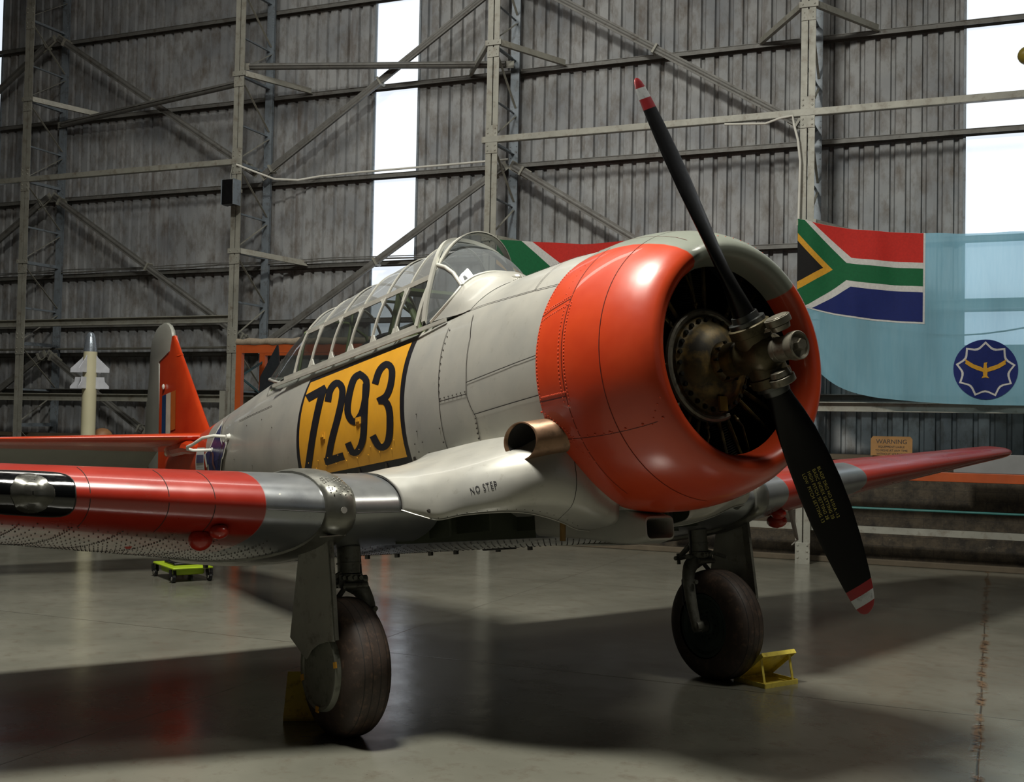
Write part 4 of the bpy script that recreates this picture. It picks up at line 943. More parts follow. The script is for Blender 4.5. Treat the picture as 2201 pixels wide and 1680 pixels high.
for i, x in enumerate(XH):
    H_ = smooth_curve(hoop(x, .006), 3); w = .022 if i else .045
    mb.loft([[p+V((w/2, 0, 0)) for p in H_], [p+V((w/2, 0, 0))+V((0, p.y*.02, .006)) for p in H_], [p+V((-w/2, 0, 0))+V((0, p.y*.02, .006)) for p in H_], [p+V((-w/2, 0, 0)) for p in H_]], closed=False)
    mb.loft([[p+V((w/2, 0, -.008)) for p in H_], [p+V((-w/2, 0, -.008)) for p in H_]], closed=False)
for s_ in (-1, 1):
    mb.bar((-2.40, s_*.309, .885), (-4.22, s_*.309, .875), .012, .030); mb.bar((-2.47, s_*.380, .575), (-4.5, s_*.376, .560), .016, .035)
    mb.bar((-2.1, s_*.392, .548), (-4.7, s_*.388, .535), .014, .022)
    for xb, xt in ((-2.80, -2.69), (-3.44, -3.32), (-4.07, -3.96)): mb.bar((xb, s_*.372, .58), (xt, s_*.31, .88), .010, .022, (1, 0, 0))
    for x in (-2.645, -2.965, -3.29, -3.6, -3.92):       # rounded corners of the panes
        mb.prism([(x-.02, s_*.312, .875), (x-.075, s_*.312, .875), (x-.03, s_*.322, .83)], (0, s_*.006, 0)); mb.prism([(x-.10, s_*.376, .585), (x-.045, s_*.376, .585), (x-.09, s_*.366, .64)], (0, s_*.006, 0))
P(mb, 'canopy_frame', simple('frame_silver', (196, 196, 186), .40, .25, .2, 8), can, angle=30)
# rear glazed cone
e0 = smooth_curve(hoop(-4.21, .0), 3); 
endc = [V((-4.62-.66*sin(pi*k/(len(e0)-1)), p.y*.95, .55+.145*sin(pi*k/(len(e0)-1)))) for k, p in enumerate(e0)]
mb = MB(); mb.loft([[a.lerp(b, t)+V((0, 0, .05*sin(pi*t)*sin(pi*k/(len(e0)-1)))) for k, (a, b) in enumerate(zip(e0, endc))] for t in (0, .25, .5, .75, 1)], closed=False); P(mb, 'canopy_glass', M_side, can, angle=80)
mb = MB(); mb.tube(endc, .012, 8); P(mb, 'rear_frame', M_sil, can)
# windscreen
mb = MB()
AR = [(-2.385, -.372, .57), (-2.36, -.352, .74), (-2.35, -.31, .90), (-2.37, -.262, 1.0), (-2.42, -.19, 1.09), (-2.48, -.10, 1.15), (-2.51, 0, 1.17)]
BA = [(-2.30, -.375, .575), (-2.14, -.345, .665), (-2.10, -.295, .735), (-2.09, -.25, .785), (-2.06, -.19, .825), (-2.03, -.10, .85), (-2.02, 0, .855)]
mir = lambda L: [V(p) for p in L]+[V((p[0], -p[1], p[2])) for p in L[:-1][::-1]]
A_, B_ = smooth_curve(mir(AR)), smooth_curve(mir(BA))
bul = lambda k: V((.045, 0, .03))*sin(pi*k/(len(A_)-1))
mb.loft([[a.lerp(b, t)+bul(k)*(4*t*(1-t)) for k, (a, b) in enumerate(zip(A_, B_))] for t in [i/6 for i in range(7)]], closed=False)
P(mb, 'windscreen_glass', M_wsc, can, angle=80)
mb = MB(); mb.loft([[a+V((d, 0, 0))*1+V((0, a.y*e, e*.9)) for a in A_] for d, e in ((.022, 0), (.022, .028), (-.022, .028), (-.022, 0))], closed=False, loop=False)
k0 = 10; 
for kk in (k0, len(A_)-1-k0): mb.tube([A_[kk].lerp(B_[kk], t)+bul(kk)*(4*t*(1-t))+V((.004, 0, .004)) for t in (0, .3, .6, 1)], .013, 8)
mb.tube([b+V((0, 0, .0)) for b in B_], .011, 8)
P(mb, 'windscreen_frame', bpy.data.materials['frame_silver'], can, angle=50)
mb = MB(); cc = V((-2.27, 0, .70)); mb.loft([[b+V((-.012, 0, .004)) for b in B_], [b.lerp(cc, .5)+V((-.03, 0, .0)) for b in B_], [cc+V((-.05, b.y*.4, -.02)) for b in B_]], closed=False); P(mb, 'coaming', M_blk, angle=70)
# deck hump ahead of the windscreen
rows = []
for b in B_:
    k = abs(b.y)/.38; e = V((-1.70-.15*k, b.y*1.02, 0)); hw, zc, bb = fsec(e.x); e.z = zc+bb*sqrt(max(0, 1-(e.y/hw)**2))+.003
    rows.append([b, b.lerp(e, .3)+V((0, 0, .018*(1-k))), b.lerp(e, .65)+V((0, 0, -.004)), e])
mb = MB(); mb.loft([smooth_curve(r, 3) for r in rows], closed=False); P(mb, 'windscreen_fairing', M_sil, angle=70)
mb = MB(); mb.ball((-1.84, -.05, .775), .035, 12, (1.4, .8, .7)); P(mb, 'filler_cap', M_sil)

# ---- tail
def slab(ol, th, name, mat, parent, smooth=True, ax='y', bev=.01):    # outline in side view thickened about its centre line with a lens section
    mb = MB(); c_ = V((sum(p[0] for p in ol)/len(ol), 0, sum(p[1] for p in ol)/len(ol))); L = []
    for y_, s_ in ((-1, 0.90), (-.55, .985), (0, 1), (.55, .985), (1, .90)): L.append([V((c_.x+(p[0]-c_.x)*s_, y_*th/2, c_.z+(p[1]-c_.z)*s_)) for p in ol])
    mb.loft(L); 
    from mathutils.geometry import tessellate_polygon
    tri = tessellate_polygon([[V((p[0], 0, p[1])) for p in ol]])
    for k in (0, 4): mb.add(L[k], [tuple(t) for t in tri])
    return P(mb, name, mat, parent, angle=40)
# fin: lofted sections up its height
def fin_sec(z):
    k = (z-.30)/1.28; xl = -6.95 if z < .5 else -7.17-(z-.5)*.86; 
    if z < .62: xl = -7.17+(.62-z)*.9-.103
    xh = -8.56 if z < 1.40 else -8.56+(z-1.40)*1.9
    return xl, xh, .13*(1-k)+.045*k
mb = MB(); rings = []
for z in (.20, .35, .48, .56, .62, .75, .95, 1.15, 1.30, 1.395, 1.40, 1.50, 1.56, 1.60):
    xl, xh, th = fin_sec(z); ring = []
    for t in (0, .02, .06, .15, .3, .55, .8, 1): ring.append(V((xl+(xh-xl)*t, -th/2*min(1, 2.1*sqrt(t)*(1.12-.45*t)), z)))
    ring += [V((p.x, -p.y, p.z)) for p in ring[1:][::-1]]; rings.append(ring)
mb.loft(rings, cap1=True); fin = P(mb, 'tail_fin', M_org, angle=45)
mb = MB(); mb.loft([[V((fin_sec(z)[0]-.0+.004-d, s_*e, z)) for (s_, e, d) in ((1, .030, .10), (1, .02, .03), (0, 0, -.004), (-1, .02, .03), (-1, .030, .10))] for z in (1.355, 1.375)], closed=False); P(mb, 'fin_band', M_org, fin)
for (a, b, m, nm) in ((-8.44, -8.31, simple('flash_blue', (30, 62, 104), .35), 'fin_flash'), (-8.305, -8.155, simple('flash_white', (206, 200, 184), .35), 'fin_flash'), (-8.15, -8.0, simple('flash_orange', (190, 104, 44), .35), 'fin_flash')):
    mb = MB()
    for s_ in (-1, 1): mb.loft([[V((x, s_*(.062-.028*(z-.6)), z)) for x in (a, b)] for z in (.55+(a+8.44)*.15, .75, 1.0)], closed=False)
    P(mb, nm, m, fin, smooth=False)
mb = MB(); mb.ball((-8.38, -.055, 1.09), .03, 10, (1, .5, 1)); P(mb, 'tail_lamp', M_white, fin)
M_rud = simple('doped_grey_fabric', (142, 144, 136), .5, .1, .15, 3)
rud = slab([(-8.58, .08), (-8.575, 1.40), (-8.22, 1.46), (-8.17, 1.60), (-8.20, 1.68), (-8.27, 1.745), (-8.36, 1.785), (-8.46, 1.80), (-8.58, 1.80), (-8.70, 1.775), (-8.79, 1.72), (-8.85, 1.64), (-8.90, 1.50), (-8.93, 1.35), (-9.03, 1.0), (-9.06, .99), (-9.13, .66), (-9.14, .40), (-8.98, .16)], .075, 'rudder', M_rud, plane)
# tailplane and elevators
for s_ in (-1, 1):
    def tsec(y):
        k = y/2.0; xl = -7.12-.42*k; xh = -8.02; th = .13*(1-.55*k)
        if y > 1.85: q = (y-1.85)/.17; f = sqrt(max(.02, 1-q*q)); xm = (xl+xh)/2; xl = xm+(xl-xm)*f; th *= f
        return xl, xh, th
    rings = []
    for y in (.05, .3, .6, 1.0, 1.4, 1.85, 1.93, 1.98, 2.01):
        xl, xh, th = tsec(y); r = [V((xl+(xh-xl)*t, s_*y, .42+th/2*min(1, 2.0*sqrt(t)*(1.1-.3*t)))) for t in (0, .015, .05, .12, .3, .6, 1)]
        r += [V((p.x, p.y, .84-p.z)) for p in r[1:][::-1]]; rings.append(r)
    mb = MB(); mb.loft(rings, cap0=True, cap1=True); P(mb, 'tailplane', M_org, angle=45)
    rings = []
    for y in (.22, .5, 1.0, 1.5, 1.85, 1.95, 2.0):
        ch = .52-.10*(y/2); 
        if y > 1.85: ch *= .8 if y < 1.97 else .5
        r = [V((-8.035-ch*t*cos(radians(24)), s_*y, .42-ch*t*sin(radians(24))+.03*(1-t))) for t in (0, .5, 1)]+[V((-8.035-ch*t*cos(radians(24)), s_*y, .42-ch*t*sin(radians(24))-.03*(1-t))) for t in (.5, 0)]
        rings.append(r)
    mb = MB(); mb.loft(rings, cap0=True, cap1=True); P(mb, 'elevator', M_rud, angle=45)
    mb = MB(); mb.tube([(-7.0, s_*.16, .28), (-7.25, s_*.20, .33), (-7.6, s_*.20, .34), (-8.0, s_*.14, .34)], [.05, .07, .07, .04], 10); P(mb, 'tailplane_fillet', M_org)
mb = MB(); mb.cyl((-7.95, 0, .0), (-8.12, 0, -.55), .03, .03, 10); tw = P(mb, 'tail_wheel', M_steel_dark)
M_tyre = simple('worn_rubber', (66, 54, 46), .6, 0, .3, 9, .15, dirt=(104, 82, 66))
mb = MB(); zc = -.745; mb.rev((-8.18, -.05, zc), (0, 1, 0), [(0, .05), (.0, .11), (.02, .15), (.05, .16), (.08, .15), (.1, .11), (.1, .05)], n=32); P(mb, 'tyre', M_tyre, tw)

# ---- main undercarriage
M_gear = simple('gear_grey', (116, 116, 106), .42, .3, .35, 10, .1, dirt=(44, 40, 34))
M_disc = simple('hub_disc_grey', (124, 126, 114), .5, .25, .2, 8, dirt=(60, 60, 52))
M_door = simple('door_grey', (150, 150, 140), .45, .3, .2, 4, dirt=(84, 80, 70))
for s_ in (-1, 1):
    lg = thing('undercarriage_leg', None, None); lg.parent = plane
    WC = V((-1.742, s_*(1.285 if s_ > 0 else 1.31), -1.366)); dn = V((-.1303, 0, -.9915)); fw = V((.9915, 0, -.1303)); ot = V((0, s_, 0)); inn = -ot
    T0 = V((-1.80, s_*1.235, -.66)); T1 = V((-1.80, s_*1.24, -.905))
    mb = MB(); mb.cyl(T0, T0.lerp(T1, .45), .050, .050, 24); mb.cyl(T0.lerp(T1, .44), T0.lerp(T1, .47), .058, .058, 24); mb.cyl(T0.lerp(T1, .45), T1, .060, .058, 24); mb.cyl(T0.lerp(T1, .78), T0.lerp(T1, .82), .064, .064, 24)
    P(mb, 'shock_strut', M_gear, lg, angle=40)
    mb = MB(); J = T1+V((.0, 0, -.015)); mb.cyl(T1, J+dn*.06, .066, .052, 20); mb.box(J+ot*.05+dn*.02, (.08, .05, .06)); mb.cyl(J+ot*.09+dn*.02, J-ot*.10+dn*.02, .022, .022, 12); mb.cyl(J+fw*.07+dn*.04-ot*.07, J+fw*.07+dn*.04+ot*.06, .016, .016, 10)
    def FP(x, d, z): return V((x, WC.y-s_*d, z))
    fk = [J+dn*.02+ot*.02, J+dn*.045+inn*.03, FP(-1.795, .135, J.z-.075), FP(-1.79, .163, J.z-.14), FP(-1.78, .170, J.z-.22), FP(-1.765, .172, WC.z+.12), FP(-1.75, .168, WC.z+.03), FP(-1.742, .158, WC.z-.03)]
    mb.tube(smooth_curve(fk, 5), [.050-.0005*i for i in range(12)]+[.042-.0006*i for i in range(24)], 14)
    for i, q in enumerate([(.05, .03), (.06, -.03), (.03, .05), (.055, .0)]): mb.cyl(J+fw*q[0]+ot*q[1], J+fw*(q[0]+.02)+ot*q[1], .012, .012, 6)
    mb.cyl(WC+inn*.10, WC+inn*.185, .04, .034, 16); mb.cyl(FP(-1.76, .17, WC.z+.28)+fw*.03, FP(-1.76, .17, WC.z+.28)+fw*.05, .014, .014, 8)
    P(mb, 'fork', M_gear, lg, angle=40)
    mb = MB(); pv = J+dn*.015; e_ = pv-fw*.17+dn*.03+inn*.02
    mb.tube([T1-fw*.04+V((0, 0, .06)), e_], [.022, .014], 10); mb.tube([pv-fw*.04, e_], [.018, .014], 10); mb.cyl(e_+V((0, 0, .03)), e_-V((0, 0, .04)), .012, .012, 8); mb.cyl(e_+ot*.03, e_-ot*.03, .014, .014, 8)
    P(mb, 'torque_link', M_gear, lg)
    mb = MB(); mb.tube([T0+inn*.055, T1+inn*.07, J+inn*.09+dn*.05, FP(-1.82, .19, J.z-.16), FP(-1.82, .195, WC.z+.15), FP(-1.79, .17, WC.z+.02)], .0055, 6); P(mb, 'brake_hose', M_blk, lg)
    # wheel
    TR = lambda w: .205+.141*max(0.0, 1-abs(w/.122)**3.4)**.5
    tp = [(w, TR(w)) for w in [.122*sin(pi/2*(i/16-1)) for i in range(33)]]
    mb = MB(); mb.rev(WC, (0, 1, 0), tp, n=96)
    ty = P(mb, 'tyre', M_tyre, lg, angle=60)
    mb = MB()
    for g in (-.062, -.022, .022, .062): mb.rev(WC, (0, 1, 0), [(g-.002, TR(g-.002)+.0006), (g+.002, TR(g+.002)+.0006)], n=96)
    P(mb, 'tread_groove', M_seam, lg, each=True)
    mb = MB()
    mb.rev(WC, (0, s_, 0), [(.128, .001), (.130, .05), (.133, .12), (.138, .178), (.146, .184), (.147, .192), (.150, .200), (.140, .206), (.085, .215)], n=64)
    hd = P(mb, 'hub_cover', M_disc, lg, angle=30)
    mb = MB()
    for a in (0.15, 1.9, 3.4, 4.6): 
        for k in range(3): pass
        c0 = WC+ot*.147+V((.196*cos(a), 0, .196*sin(a))); X_ = V((-sin(a), 0, cos(a))); Z_ = V((cos(a), 0, sin(a))); mb.box(c0, (.03, .006, .03), (X_, V((0, 1, 0)), Z_))
    P(mb, 'slip_mark', M_yel, lg, smooth=False, each=True)
    mb = MB(); mb.rev(WC, (0, -s_, 0), [(.098, .001), (.10, .05), (.088, .06), (.086, .10), (.094, .115), (.098, .16), (.104, .168), (.112, .178), (.114, .196), (.09, .214)], n=48)
    for k in range(9): a = 2*pi*k/9; mb.cyl(WC+inn*.085+V((.08*cos(a), 0, .08*sin(a))), WC+inn*.10+V((.08*cos(a), 0, .08*sin(a))), .008, .008, 6)
    P(mb, 'wheel_rim', simple('rim_green_black', (56, 72, 66), .45, .3, .3, 12, dirt=(58, 66, 58)), lg, angle=30)
    # door fixed to the leg
    o_ = [(-1.575, -.72), (-1.86, -.74), (-2.01, -1.215), (-1.825, -1.32), (-1.77, -1.272), (-1.70, -1.243), (-1.62, -1.228), (-1.54, -1.225)]
    mb = MB(); yy = lambda x: s_*(1.455+.02*sin((x+1.55)*-4))
    mb.prism([V((x, yy(x), z)) for x, z in o_], V((0, s_*.010, 0)))
    dr = P(mb, 'undercarriage_door', M_door, smooth=False, bevel=.003)
    mb = MB(); mb.bar((-1.58, s_*1.45, -.74), (-1.555, s_*1.45, -1.22), .02, .05, (1, 0, 0)); mb.bar((-1.75, s_*1.42, -.95), T1+V((0, 0, .02)), .02, .02); mb.bar((-1.78, s_*1.43, -1.16), J+dn*.03, .02, .02)
    P(mb, 'door_stay', M_gear, dr)
    for (x, z) in ((-1.77, -.93), (-1.72, -.93), (-1.75, -.96), (-1.78, -.97)):
        pass
# drain tubes, pitot
mb = MB(); mb.cyl((-1.19, -.30, -.70), (-1.20, -.30, -.80), .016, .016, 8); P(mb, 'drain_pipe', simple('copper_pipe', (150, 118, 70), .4, .6), smooth=True)
mb = MB(); mb.ball((-1.80, 1.98, -.735), .06, 14, (1.3, 1, .8)); mb.ball((-1.66, 1.85, -.69), .045, 14, (1.3, 1, .8)); P(mb, 'blister', bpy.data.materials['blister_red'], each=True)
mb = MB(); mb.tube([(-2.0, 2.35, -.66), (-1.97, 2.35, -.84), (-1.95, 2.34, -.87), (-1.75, 2.05, -.90)], [.018, .014, .006, .004], 8); P(mb, 'pitot_tube', M_white)

# ================================================================ THINGS ON THE FLOOR
M_chock = simple('chock_yellow', (232, 212, 92), .42, 0, .14, 9, dirt=(150, 130, 60))
def make_chock():
    root = thing('wheel_chock', None, 'wheel chock')
    mb = MB(); w = .29; L = .26
    mb.box((L/2, 0, .004), (L, w, .006))
    for y in (-w/2, w/2): mb.box((L/2, y, .014), (L, .006, .028))
    mb.box((L, 0, .014), (.006, w, .028)); mb.build('base_tray', M_chock, root, smooth=False)
    mb = MB(); X = V((.22, 0, .185)).normalized(); Z = V((-X.z, 0, X.x)); c = V((.12, 0, .115))
    mb.box(c, (.285, w, .006), (X, V((0, 1, 0)), Z))
    for y in (-w/2, w/2): mb.box(c-Z*.012+V((0, y, 0)), (.285, .006, .026), (X, V((0, 1, 0)), Z))
    mb.box(c+X*.14-Z*.012, (.006, w, .026), (X, V((0, 1, 0)), Z)); mb.build('ramp_plate', M_chock, root, smooth=False)
    mb = MB()
    for y in (-w/2+.02, w/2-.02): mb.bar((.205, y, .175), (.24, y, .01), .018, .005, (1, 0, 0))
    mb.build('prop_strut', M_chock, root, smooth=False, each=True)
    mb = MB(); mb.cyl((.01, -w/2, .014), (.01, w/2, .014), .011, .011, 10); mb.build('hinge', M_chock, root)
    return root
ch = make_chock(); tag(ch, 'yellow folding wheel chock standing open in front of the far main wheel at right', 'wheel chock', 'wheel chocks')
ch.location = (.045, 1.475, 0)
c2 = copy_tree(ch); c2.location = (-.375, -1.34, 0); c2.rotation_euler = (0, 0, pi-.5); c2['label'] = 'yellow wheel chock half hidden behind the nearer main wheel at left'
# creeper
M_lime = simple('lime_plastic', (170, 200, 40), .4, 0, .2, 12)
cr_ = thing('mechanics_creeper', 'small lime green creeper trolley with black castors behind the wing', 'trolley', (-6.05, -.08, 0))
mb = MB(); mb.box((-5.98, -.13, .135), (.62, .40, .022)); mb.build('deck', M_lime, cr_, bevel=.02)
mb = MB(); mb.box((-5.98, -.13, .095), (.42, .30, .07)); mb.build('tray', M_lime, cr_, bevel=.02)
mb = MB(); mb.box((-6.0, -.12, .155), (.30, .28, .03)); mb.build('pad', M_black, cr_, bevel=.01)
for x in (-6.26, -5.72):
    for y in (-.31, .05):
        mb = MB(); mb.cyl((x, y-.015, .04), (x, y+.015, .04), .04, .04, 20); mb.bar((x, y+.02, .05), (x-.02, y+.02, .125), .006, .03, (0, 1, 0)); mb.bar((x, y-.02, .05), (x-.02, y-.02, .125), .006, .03, (0, 1, 0))
        w_ = mb.build('castor', M_black, cr_); mb = MB(); mb.cyl((x, y-.017, .04), (x, y+.017, .04), .018, .018, 12); mb.build('castor_hub', M_steel, w_)
settle(cr_)
# missile on its tail
M_cream = simple('cream_missile_body', (186, 182, 152), .45, 0, .1, 3)
ms_ = thing('display_missile', 'slender cream missile standing upright with white fins and grey nose', 'missile', W(8.58, 0, -5.5))
mb = MB(); b0 = W(8.60, 0, -5.5); mb.rev(b0, (0, 0, 1), [(0, .001), (0, .094), (1.9, .090), (2.42, .086)], n=36); mb.build('body', M_cream, ms_)
mb = MB(); mb.rev(b0, (0, 0, 1), [(2.42, .086), (2.50, .078), (2.60, .062), (2.655, .045), (2.675, .02), (2.68, .001)], n=36); mb.build('nose', simple('nose_grey', (150, 160, 170), .25, .6, .3, 14), ms_)
for k in range(4):
    rd = WD*cos(k*pi/2+.25)+WN*sin(k*pi/2+.25); tn = NR.cross(rd)
    for nm, o_ in (('canard_fin', [(.07, 2.40), (.11, 2.34), (.27, 2.20), (.27, 2.15), (.07, 2.15)]), ('canard_fin', [(.07, 2.09), (.20, 2.09), (.21, 2.03), (.27, 1.97), (.27, 1.94), (.07, 1.94)])):
        mb = MB(); mb.prism([b0+rd*r+NR*z-tn*.005 for r, z in o_], tn*.010); mb.build(nm, simple('fin_white', (196, 200, 208), .35) if 'fin_white' not in bpy.data.materials else bpy.data.materials['fin_white'], ms_, smooth=False)
settle(ms_)
# round brown object next to it, on a stand
cb = thing('globe_stand', 'round brown ball seen low beside the cream missile', 'ball', W(8.82, 0, -6.0))
b1 = W(8.82, 0, -6.0); mb = MB(); mb.ball(b1+V((0, 0, 1.285)), .145, 24); mb.build('ball', simple('tan_leather', (150, 108, 72), .5, 0, .45, 7), cb)
mb = MB(); mb.cyl(b1, b1+V((0, 0, 1.14)), .03, .03, 12); mb.cyl(b1, b1+V((0, 0, .03)), .2, .2, 20); mb.build('post', M_steel_dark, cb); settle(cb)
# orange racking on the left, behind the rear fuselage
M_rack = simple('rack_orange', (170, 78, 34), .45, 0, .2, 5)
def frame(name, u0, u1, off, top, label, depth=.8):
    r = thing(name, label, 'rack', W((u0+u1)/2, 0, off))
    for u in (u0, u1):
        for d in (0, -depth):
            mb = MB(); mb.box(W(u, top/2, off+d), (.09, .07, top), ax); mb.build('upright', M_rack if d == 0 else M_rack, r, smooth=False)
    for d in (0, -depth):
        mb = MB(); mb.box(W((u0+u1)/2, top-.05, off+d), (u1-u0+.09, .05, .11), ax); mb.build('rack_beam', M_rack, r, smooth=False)
    mb = MB()
    for i in range(9): mb.bar(W(u1, .25+i*.24, off), W(u1, .25+(i+1)*.24, off-depth), .012, .03) if i % 2 == 0 else mb.bar(W(u1, .25+i*.24, off-depth), W(u1, .25+(i+1)*.24, off), .012, .03)
    mb.build('bracing', simple('rack_teal', (30, 70, 74), .5) if 'rack_teal' not in bpy.data.materials else bpy.data.materials['rack_teal'], r, smooth=False)
    settle(r); return r
frame('storage_rack', 5.3, 7.35, -7.0, 2.60, 'orange steel rack standing behind the cockpit and rear fuselage', .55)
mb = MB(); mb.tube([W(5.2+i*.1, 2.645+.006*sin(i*2.3), -7.0) for i in range(23)], [.05+.006*sin(i*1.7) for i in range(23)], 12)
tag(mb.build('fibre_roll', simple('fibre_buff', (150, 138, 120), .9, 0, .3, 40, .6)), 'rolled buff matting lying on top of the orange rack', 'roll')
# dark blade leaning in front of it
mb = MB(); p_ = [(6.05, 2.52), (6.30, 2.12), (6.33, 1.6), (6.28, .02), (6.05, .02), (6.0, 1.7), (6.01, 2.2)]
mb.loft([[W(6.15+(u-6.15)*k, h, -6.0+d) for u, h in p_] for k, d in ((.96, -.02), (1, 0), (.96, .02))], cap0=True, cap1=True)
tag(mb.build('spare_propeller_blade', simple('blade_charcoal', (30, 34, 38), .45)), 'dark upright blade standing behind the fuselage near the canopy tail', 'blade')
mb = MB(); mb.box(W(7.76, .99, -7.2), (.095, .06, 1.98), ax); mb.box(W(7.76, .01, -7.2), (.2, .2, .02), ax)
tag(mb.build('grey_post', M_steel, smooth=False), 'short pale grey post behind the tail fin beside the orange rack', 'post')
# right side rack with grey cabinet
mb = MB(); mb.box(W(-2.4, 1.085, -7.76), (4.6, .05, .105), ax)
tag(mb.build('orange_rail', M_rack, smooth=False, bevel=.005), 'orange steel rail bolted across the wall columns beyond the far wing tip', 'rail')
mb = MB(); mb.box(W(-3.0, 1.245, -7.77), (2.36, .04, .215), ax); tag(mb.build('display_board', simple('panel_grey', (128, 130, 130), .6, 0, .15), smooth=False, bevel=.008), 'long grey panel standing on the orange rail at right', 'panel')
# warning board
wb = thing('warning_board', 'small tan warning board with black lettering above the far wing', 'sign', W(-1.12, 1.30, -8.2))
mb = MB(); mb.prism([W(u, h, -8.16+(h-1.3)*-.1) for u, h in ((-.885, 1.30), (-.885, 1.50), (-.91, 1.53), (-1.33, 1.53), (-1.355, 1.50), (-1.355, 1.30))], WN*.012); mb.build('board', simple('board_tan', (150, 108, 52), .6), wb, smooth=False)
for tx, sz, y in (('WARNING', .072, 1.445), ('EQUIPMENT LIABLE', .034, 1.395), ('TO MOVE AT ANY TIME', .034, 1.352), ('WITHOUT WARNING', .034, 1.311)):
    text_mesh(tx, sz, lambda x, yy, y=y: W(-1.12-x, y+yy, -8.145+(y+yy-1.3)*-.1), M_blk, wb)
settle(wb)
# something yellow hanging at the right edge
hb = thing('yellow_float', 'olive yellow rounded float hanging at the upper right edge', 'float', W(-2.56, 5.57, -7.0))
mb = MB(); mb.ball(W(-2.56, 5.57, -7.0), .12, 24, (1, 1, .85)); mb.build('body', simple('olive_yellow', (128, 112, 40), .4), hb); mb = MB(); mb.tube([W(-2.56, 5.66, -7.0), W(-2.56, TOP, -7.0)], .005, 6); mb.build('cord', M_steel, hb); settle(hb)

# ---- flags on the wall
from mathutils import noise as mnoise
n = N('light_blue_cloth'); n.done(n.mix(n.ramp(n.noise(30, 2, stretch=(1, 1, .1)), .3, .7), srgb(160, 220, 242), srgb(170, 226, 246)), .8)
def cloth(n_, trans, clear=0.0):
    t = n_.t; d = n_.b; tl = t.nodes.new('ShaderNodeBsdfTranslucent'); mx = t.nodes.new('ShaderNodeMixShader'); out = t.nodes['Material Output']; mx.inputs[0].default_value = trans
    src = d.inputs['Base Color']
    if src.is_linked: t.links.new(src.links[0].from_socket, tl.inputs[0])
    else: tl.inputs[0].default_value = src.default_value
    t.links.new(d.outputs[0], mx.inputs[1]); t.links.new(tl.outputs[0], mx.inputs[2])
    if clear:
        tp = t.nodes.new('ShaderNodeBsdfTransparent'); m3 = t.nodes.new('ShaderNodeMixShader'); m3.inputs[0].default_value = clear; tp.inputs[0].default_value = (.75, .9, 1, 1); t.links.new(mx.outputs[0], m3.inputs[1]); t.links.new(tp.outputs[0], m3.inputs[2]); t.links.new(m3.outputs[0], out.inputs[0])
    else: t.links.new(mx.outputs[0], out.inputs[0])
    return n_.m
M_sky = cloth(n, .55, .28)
def flagmat(name, rgb):
    q = N(name); c_ = srgb(*rgb); q.done(q.mix(q.ramp(q.noise(40, 2), .3, .7), tuple(v*.85 for v in c_[:3])+(1,), c_), .8); return cloth(q, .35)
FM = {k: flagmat('flag_'+k, v) for k, v in dict(red=(206, 44, 34), green=(10, 104, 60), white=(216, 216, 212), gold=(222, 166, 48), black=(12, 12, 12), blue=(16, 36, 108)).items()}
# flag designs in unit coordinates: x 0..1 from the hoist, y 0..1 downwards
SAF = [('red', [(.12, 0), (1, 0), (1, .333), (.5, .333), (.4, .333)][:1]+[(1, 0), (1, .333), (.437, .333)]),
       ('white', [(.0, -.0), (.12, 0), (.437, .333), (1, .333), (1, .4), (.415, .4)]),
       ('green', [(0, 0), (.06, 0), (.40, .40), (1, .40), (1, .60), (.40, .60), (.06, 1), (0, 1), (0, .83), (.285, .5), (0, .17)]),
       ('gold', [(0, .17), (.285, .5), (0, .83), (0, .74), (.21, .5), (0, .26)]),
       ('black', [(0, .26), (.21, .5), (0, .74)]),
       ('white', [(.06, 1), (.40, .60), (1, .60), (1, .667), (.437, .667), (.12, 1)]),
       ('blue', [(.12, 1), (.437, .667), (1, .667), (1, 1)])]
SAF[1] = ('white', [(.06, 0), (.12, 0), (.437, .333), (1, .333), (1, .40), (.40, .40)])
from mathutils.geometry import tessellate_polygon
import bmesh
def flat_patch(pts, place, name, mat, parent, cell=.06, lift=0):
    tri = tessellate_polygon([[V((p[0], p[1], 0)) for p in pts]])
    bm = bmesh.new(); vs_ = [bm.verts.new((p[0], p[1], 0)) for p in pts]
    for t in tri:
        try: bm.faces.new([vs_[i] for i in t])
        except ValueError: pass
    lo = min(p[0] for p in pts); hi = max(p[0] for p in pts); l2 = min(p[1] for p in pts); h2 = max(p[1] for p in pts)
    for a0, a1, nv in ((lo, hi, (1, 0, 0)), (l2, h2, (0, 1, 0))):
        x = a0+cell
        while x < a1:
            bmesh.ops.bisect_plane(bm, geom=bm.verts[:]+bm.edges[:]+bm.faces[:], plane_co=(x, 0, 0) if nv[0] else (0, x, 0), plane_no=nv); x += cell
    mb = MB(); bm.verts.index_update(); mb.add([place(v.co.x, v.co.y, lift) for v in bm.verts], [tuple(v.index for v in f.verts) for f in bm.faces]); bm.free()
    return mb.build(name, mat, parent, angle=80)
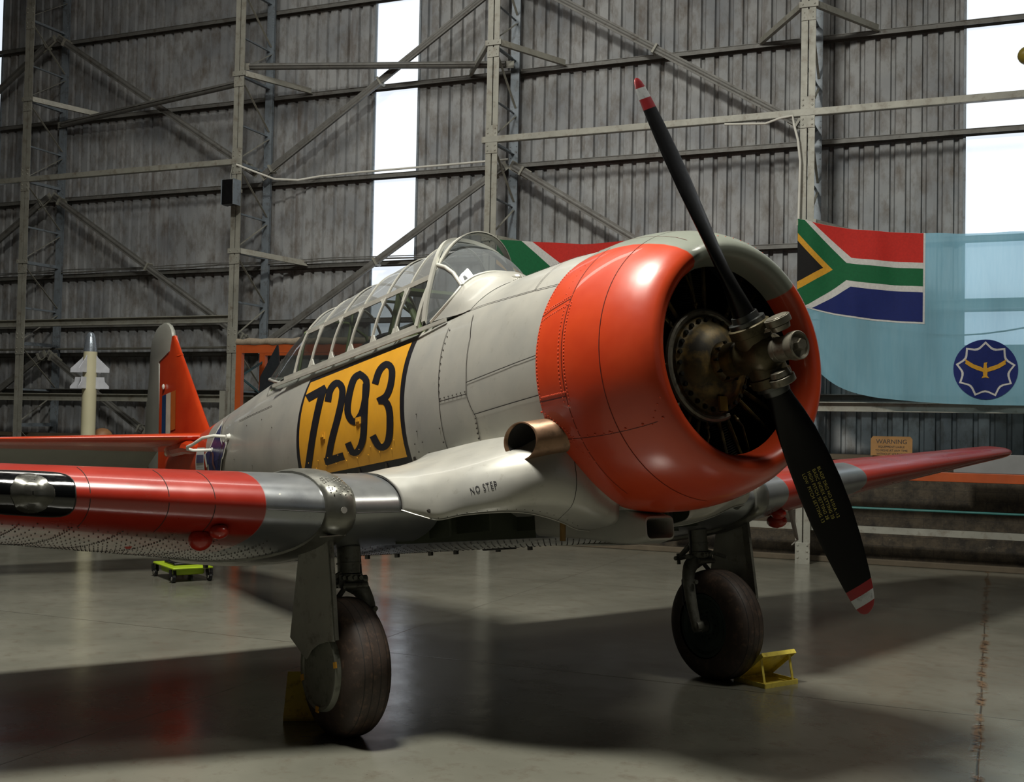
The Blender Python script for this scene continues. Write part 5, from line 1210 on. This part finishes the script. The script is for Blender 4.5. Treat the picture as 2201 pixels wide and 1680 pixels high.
# big sky blue ensign: top edge from (-.07, 4.10) falling to the right
def ens(x, y, lift):        # x metres to the right of the hoist, y metres down from the top edge
    top = 4.10-.30*(1-math.exp(-x*1.15))*1.0-.0*x; top += .02*max(0, x-1.8)
    u = -.07-x; h = top-y
    sag = .26*math.exp(-((x)/.36)**2)*max(0, (y-1.0))/.9
    h += sag*1.0
    hem = max(0, (y-1.45)/.5)*max(0, 1-x/.9); h += .05*hem
    w = .018*sin(9*x+2*y)+.012*sin(17*x-3*y)+.03*mnoise.noise(V((x*2.2, y*1.2, 3)))
    w += .02*sin(26*(x*.75-y*.9))*max(0, y-1.4)*max(0, 1.1-x)
    return W(u+.02*hem, h, -7.74+w+lift)
en = thing('air_force_ensign', 'large light blue ensign with striped canton and round eagle emblem at right', 'flag', W(-.07, 1.9, -7.74))
gr = MB(); NX, NY = 60, 40
gr.grid(lambda u, v: ens(u*3.3, v*1.93, 0), NX, NY); gr.build('field', M_sky, en, angle=80)
fw_, fh_ = 1.41, 1.02
bw = .022
flat_patch([(-.0, -.002), (fw_+bw, -.002), (fw_+bw, fh_+bw), (0, fh_+bw)], ens, 'canton_border', FM['white'], en, lift=.004)
for k, pts in SAF: flat_patch([(p[0]*fw_, p[1]*fh_) for p in pts], ens, 'canton_stripe', FM[k], en, lift=.008)
M_badge = FM['blue']; ecx, ecy, er = 2.075, 1.535, .335
Cc = [(ecx+er*cos(a), ecy+er*sin(a)) for a in [2*pi*i/48 for i in range(48)]]
flat_patch(Cc, ens, 'badge', M_badge, en, .04, lift=.008)
def star(r0, r1):
    o = []
    for i in range(9):
        a0 = -pi/2+2*pi*i/9; a1 = a0+2*pi/9
        for t in [k/6 for k in range(6)]:
            p = (cos(a0)*(1-t)+cos(a1)*t, sin(a0)*(1-t)+sin(a1)*t); m_ = sqrt(p[0]**2+p[1]**2); rr = r0*(1-(1-r1)*sin(pi*t)); o.append((ecx+p[0]/m_*rr, ecy+p[1]/m_*rr))
    return o
S1 = star(.315, .80); S2 = star(.285, .80)
flat_patch(S1, ens, 'badge_border', FM['white'], en, .04, lift=.012); flat_patch(S2, ens, 'badge_field', M_badge, en, .04, lift=.016)
ea = [(-.015, -.045), (.02, -.05), (.012, -.03), (.018, .0), (.05, -.012), (.12, -.03), (.215, -.075), (.205, -.05), (.21, -.035), (.15, -.005), (.09, .015), (.022, .03), (.018, .06), (.04, .082), (.0, .075), (-.04, .082), (-.022, .06), (-.025, .03), (-.09, .015), (-.15, -.005), (-.21, -.035), (-.205, -.05), (-.215, -.075), (-.12, -.03), (-.05, -.012), (-.022, 0)]
flat_patch([(ecx+x, ecy-.015+y*1.35) for x, y in ea], ens, 'eagle', FM['gold'], en, .04, lift=.020); settle(en)
mb = MB(); mb.tube([W(-.1-.25*i, 2.93-.24*math.exp(-((i-7)/4.5)**2), -7.80) for i in range(12)], .009, 6)
tag(mb.build('slack_rope', M_blk), 'thin dark slack line showing through the light blue flag', 'rope')
# second flag, behind the cockpit
def fl2(x, y, lift):
    top = 4.03-.13*min(1, x/1.2)+.03*x*x*.3; w = .015*sin(8*x+y)+.02*mnoise.noise(V((x*2, y, 9)))
    return W(3.845-x, top-y, -7.74+w+lift)
f2 = thing('national_flag', 'green, white, red and gold flag hanging behind the cockpit windscreen', 'flag', W(3.84, 2.6, -7.74))
for k, pts in SAF: flat_patch([(p[0]*2.5+.2*min(1, p[0]/.06)*max(0, 1-p[1]/.45), p[1]*1.25) for p in pts], lambda x, y, l: fl2(x, y-.0, l), 'flag_stripe', FM[k], f2, .1)
settle(f2)
settle(plane) if False else None
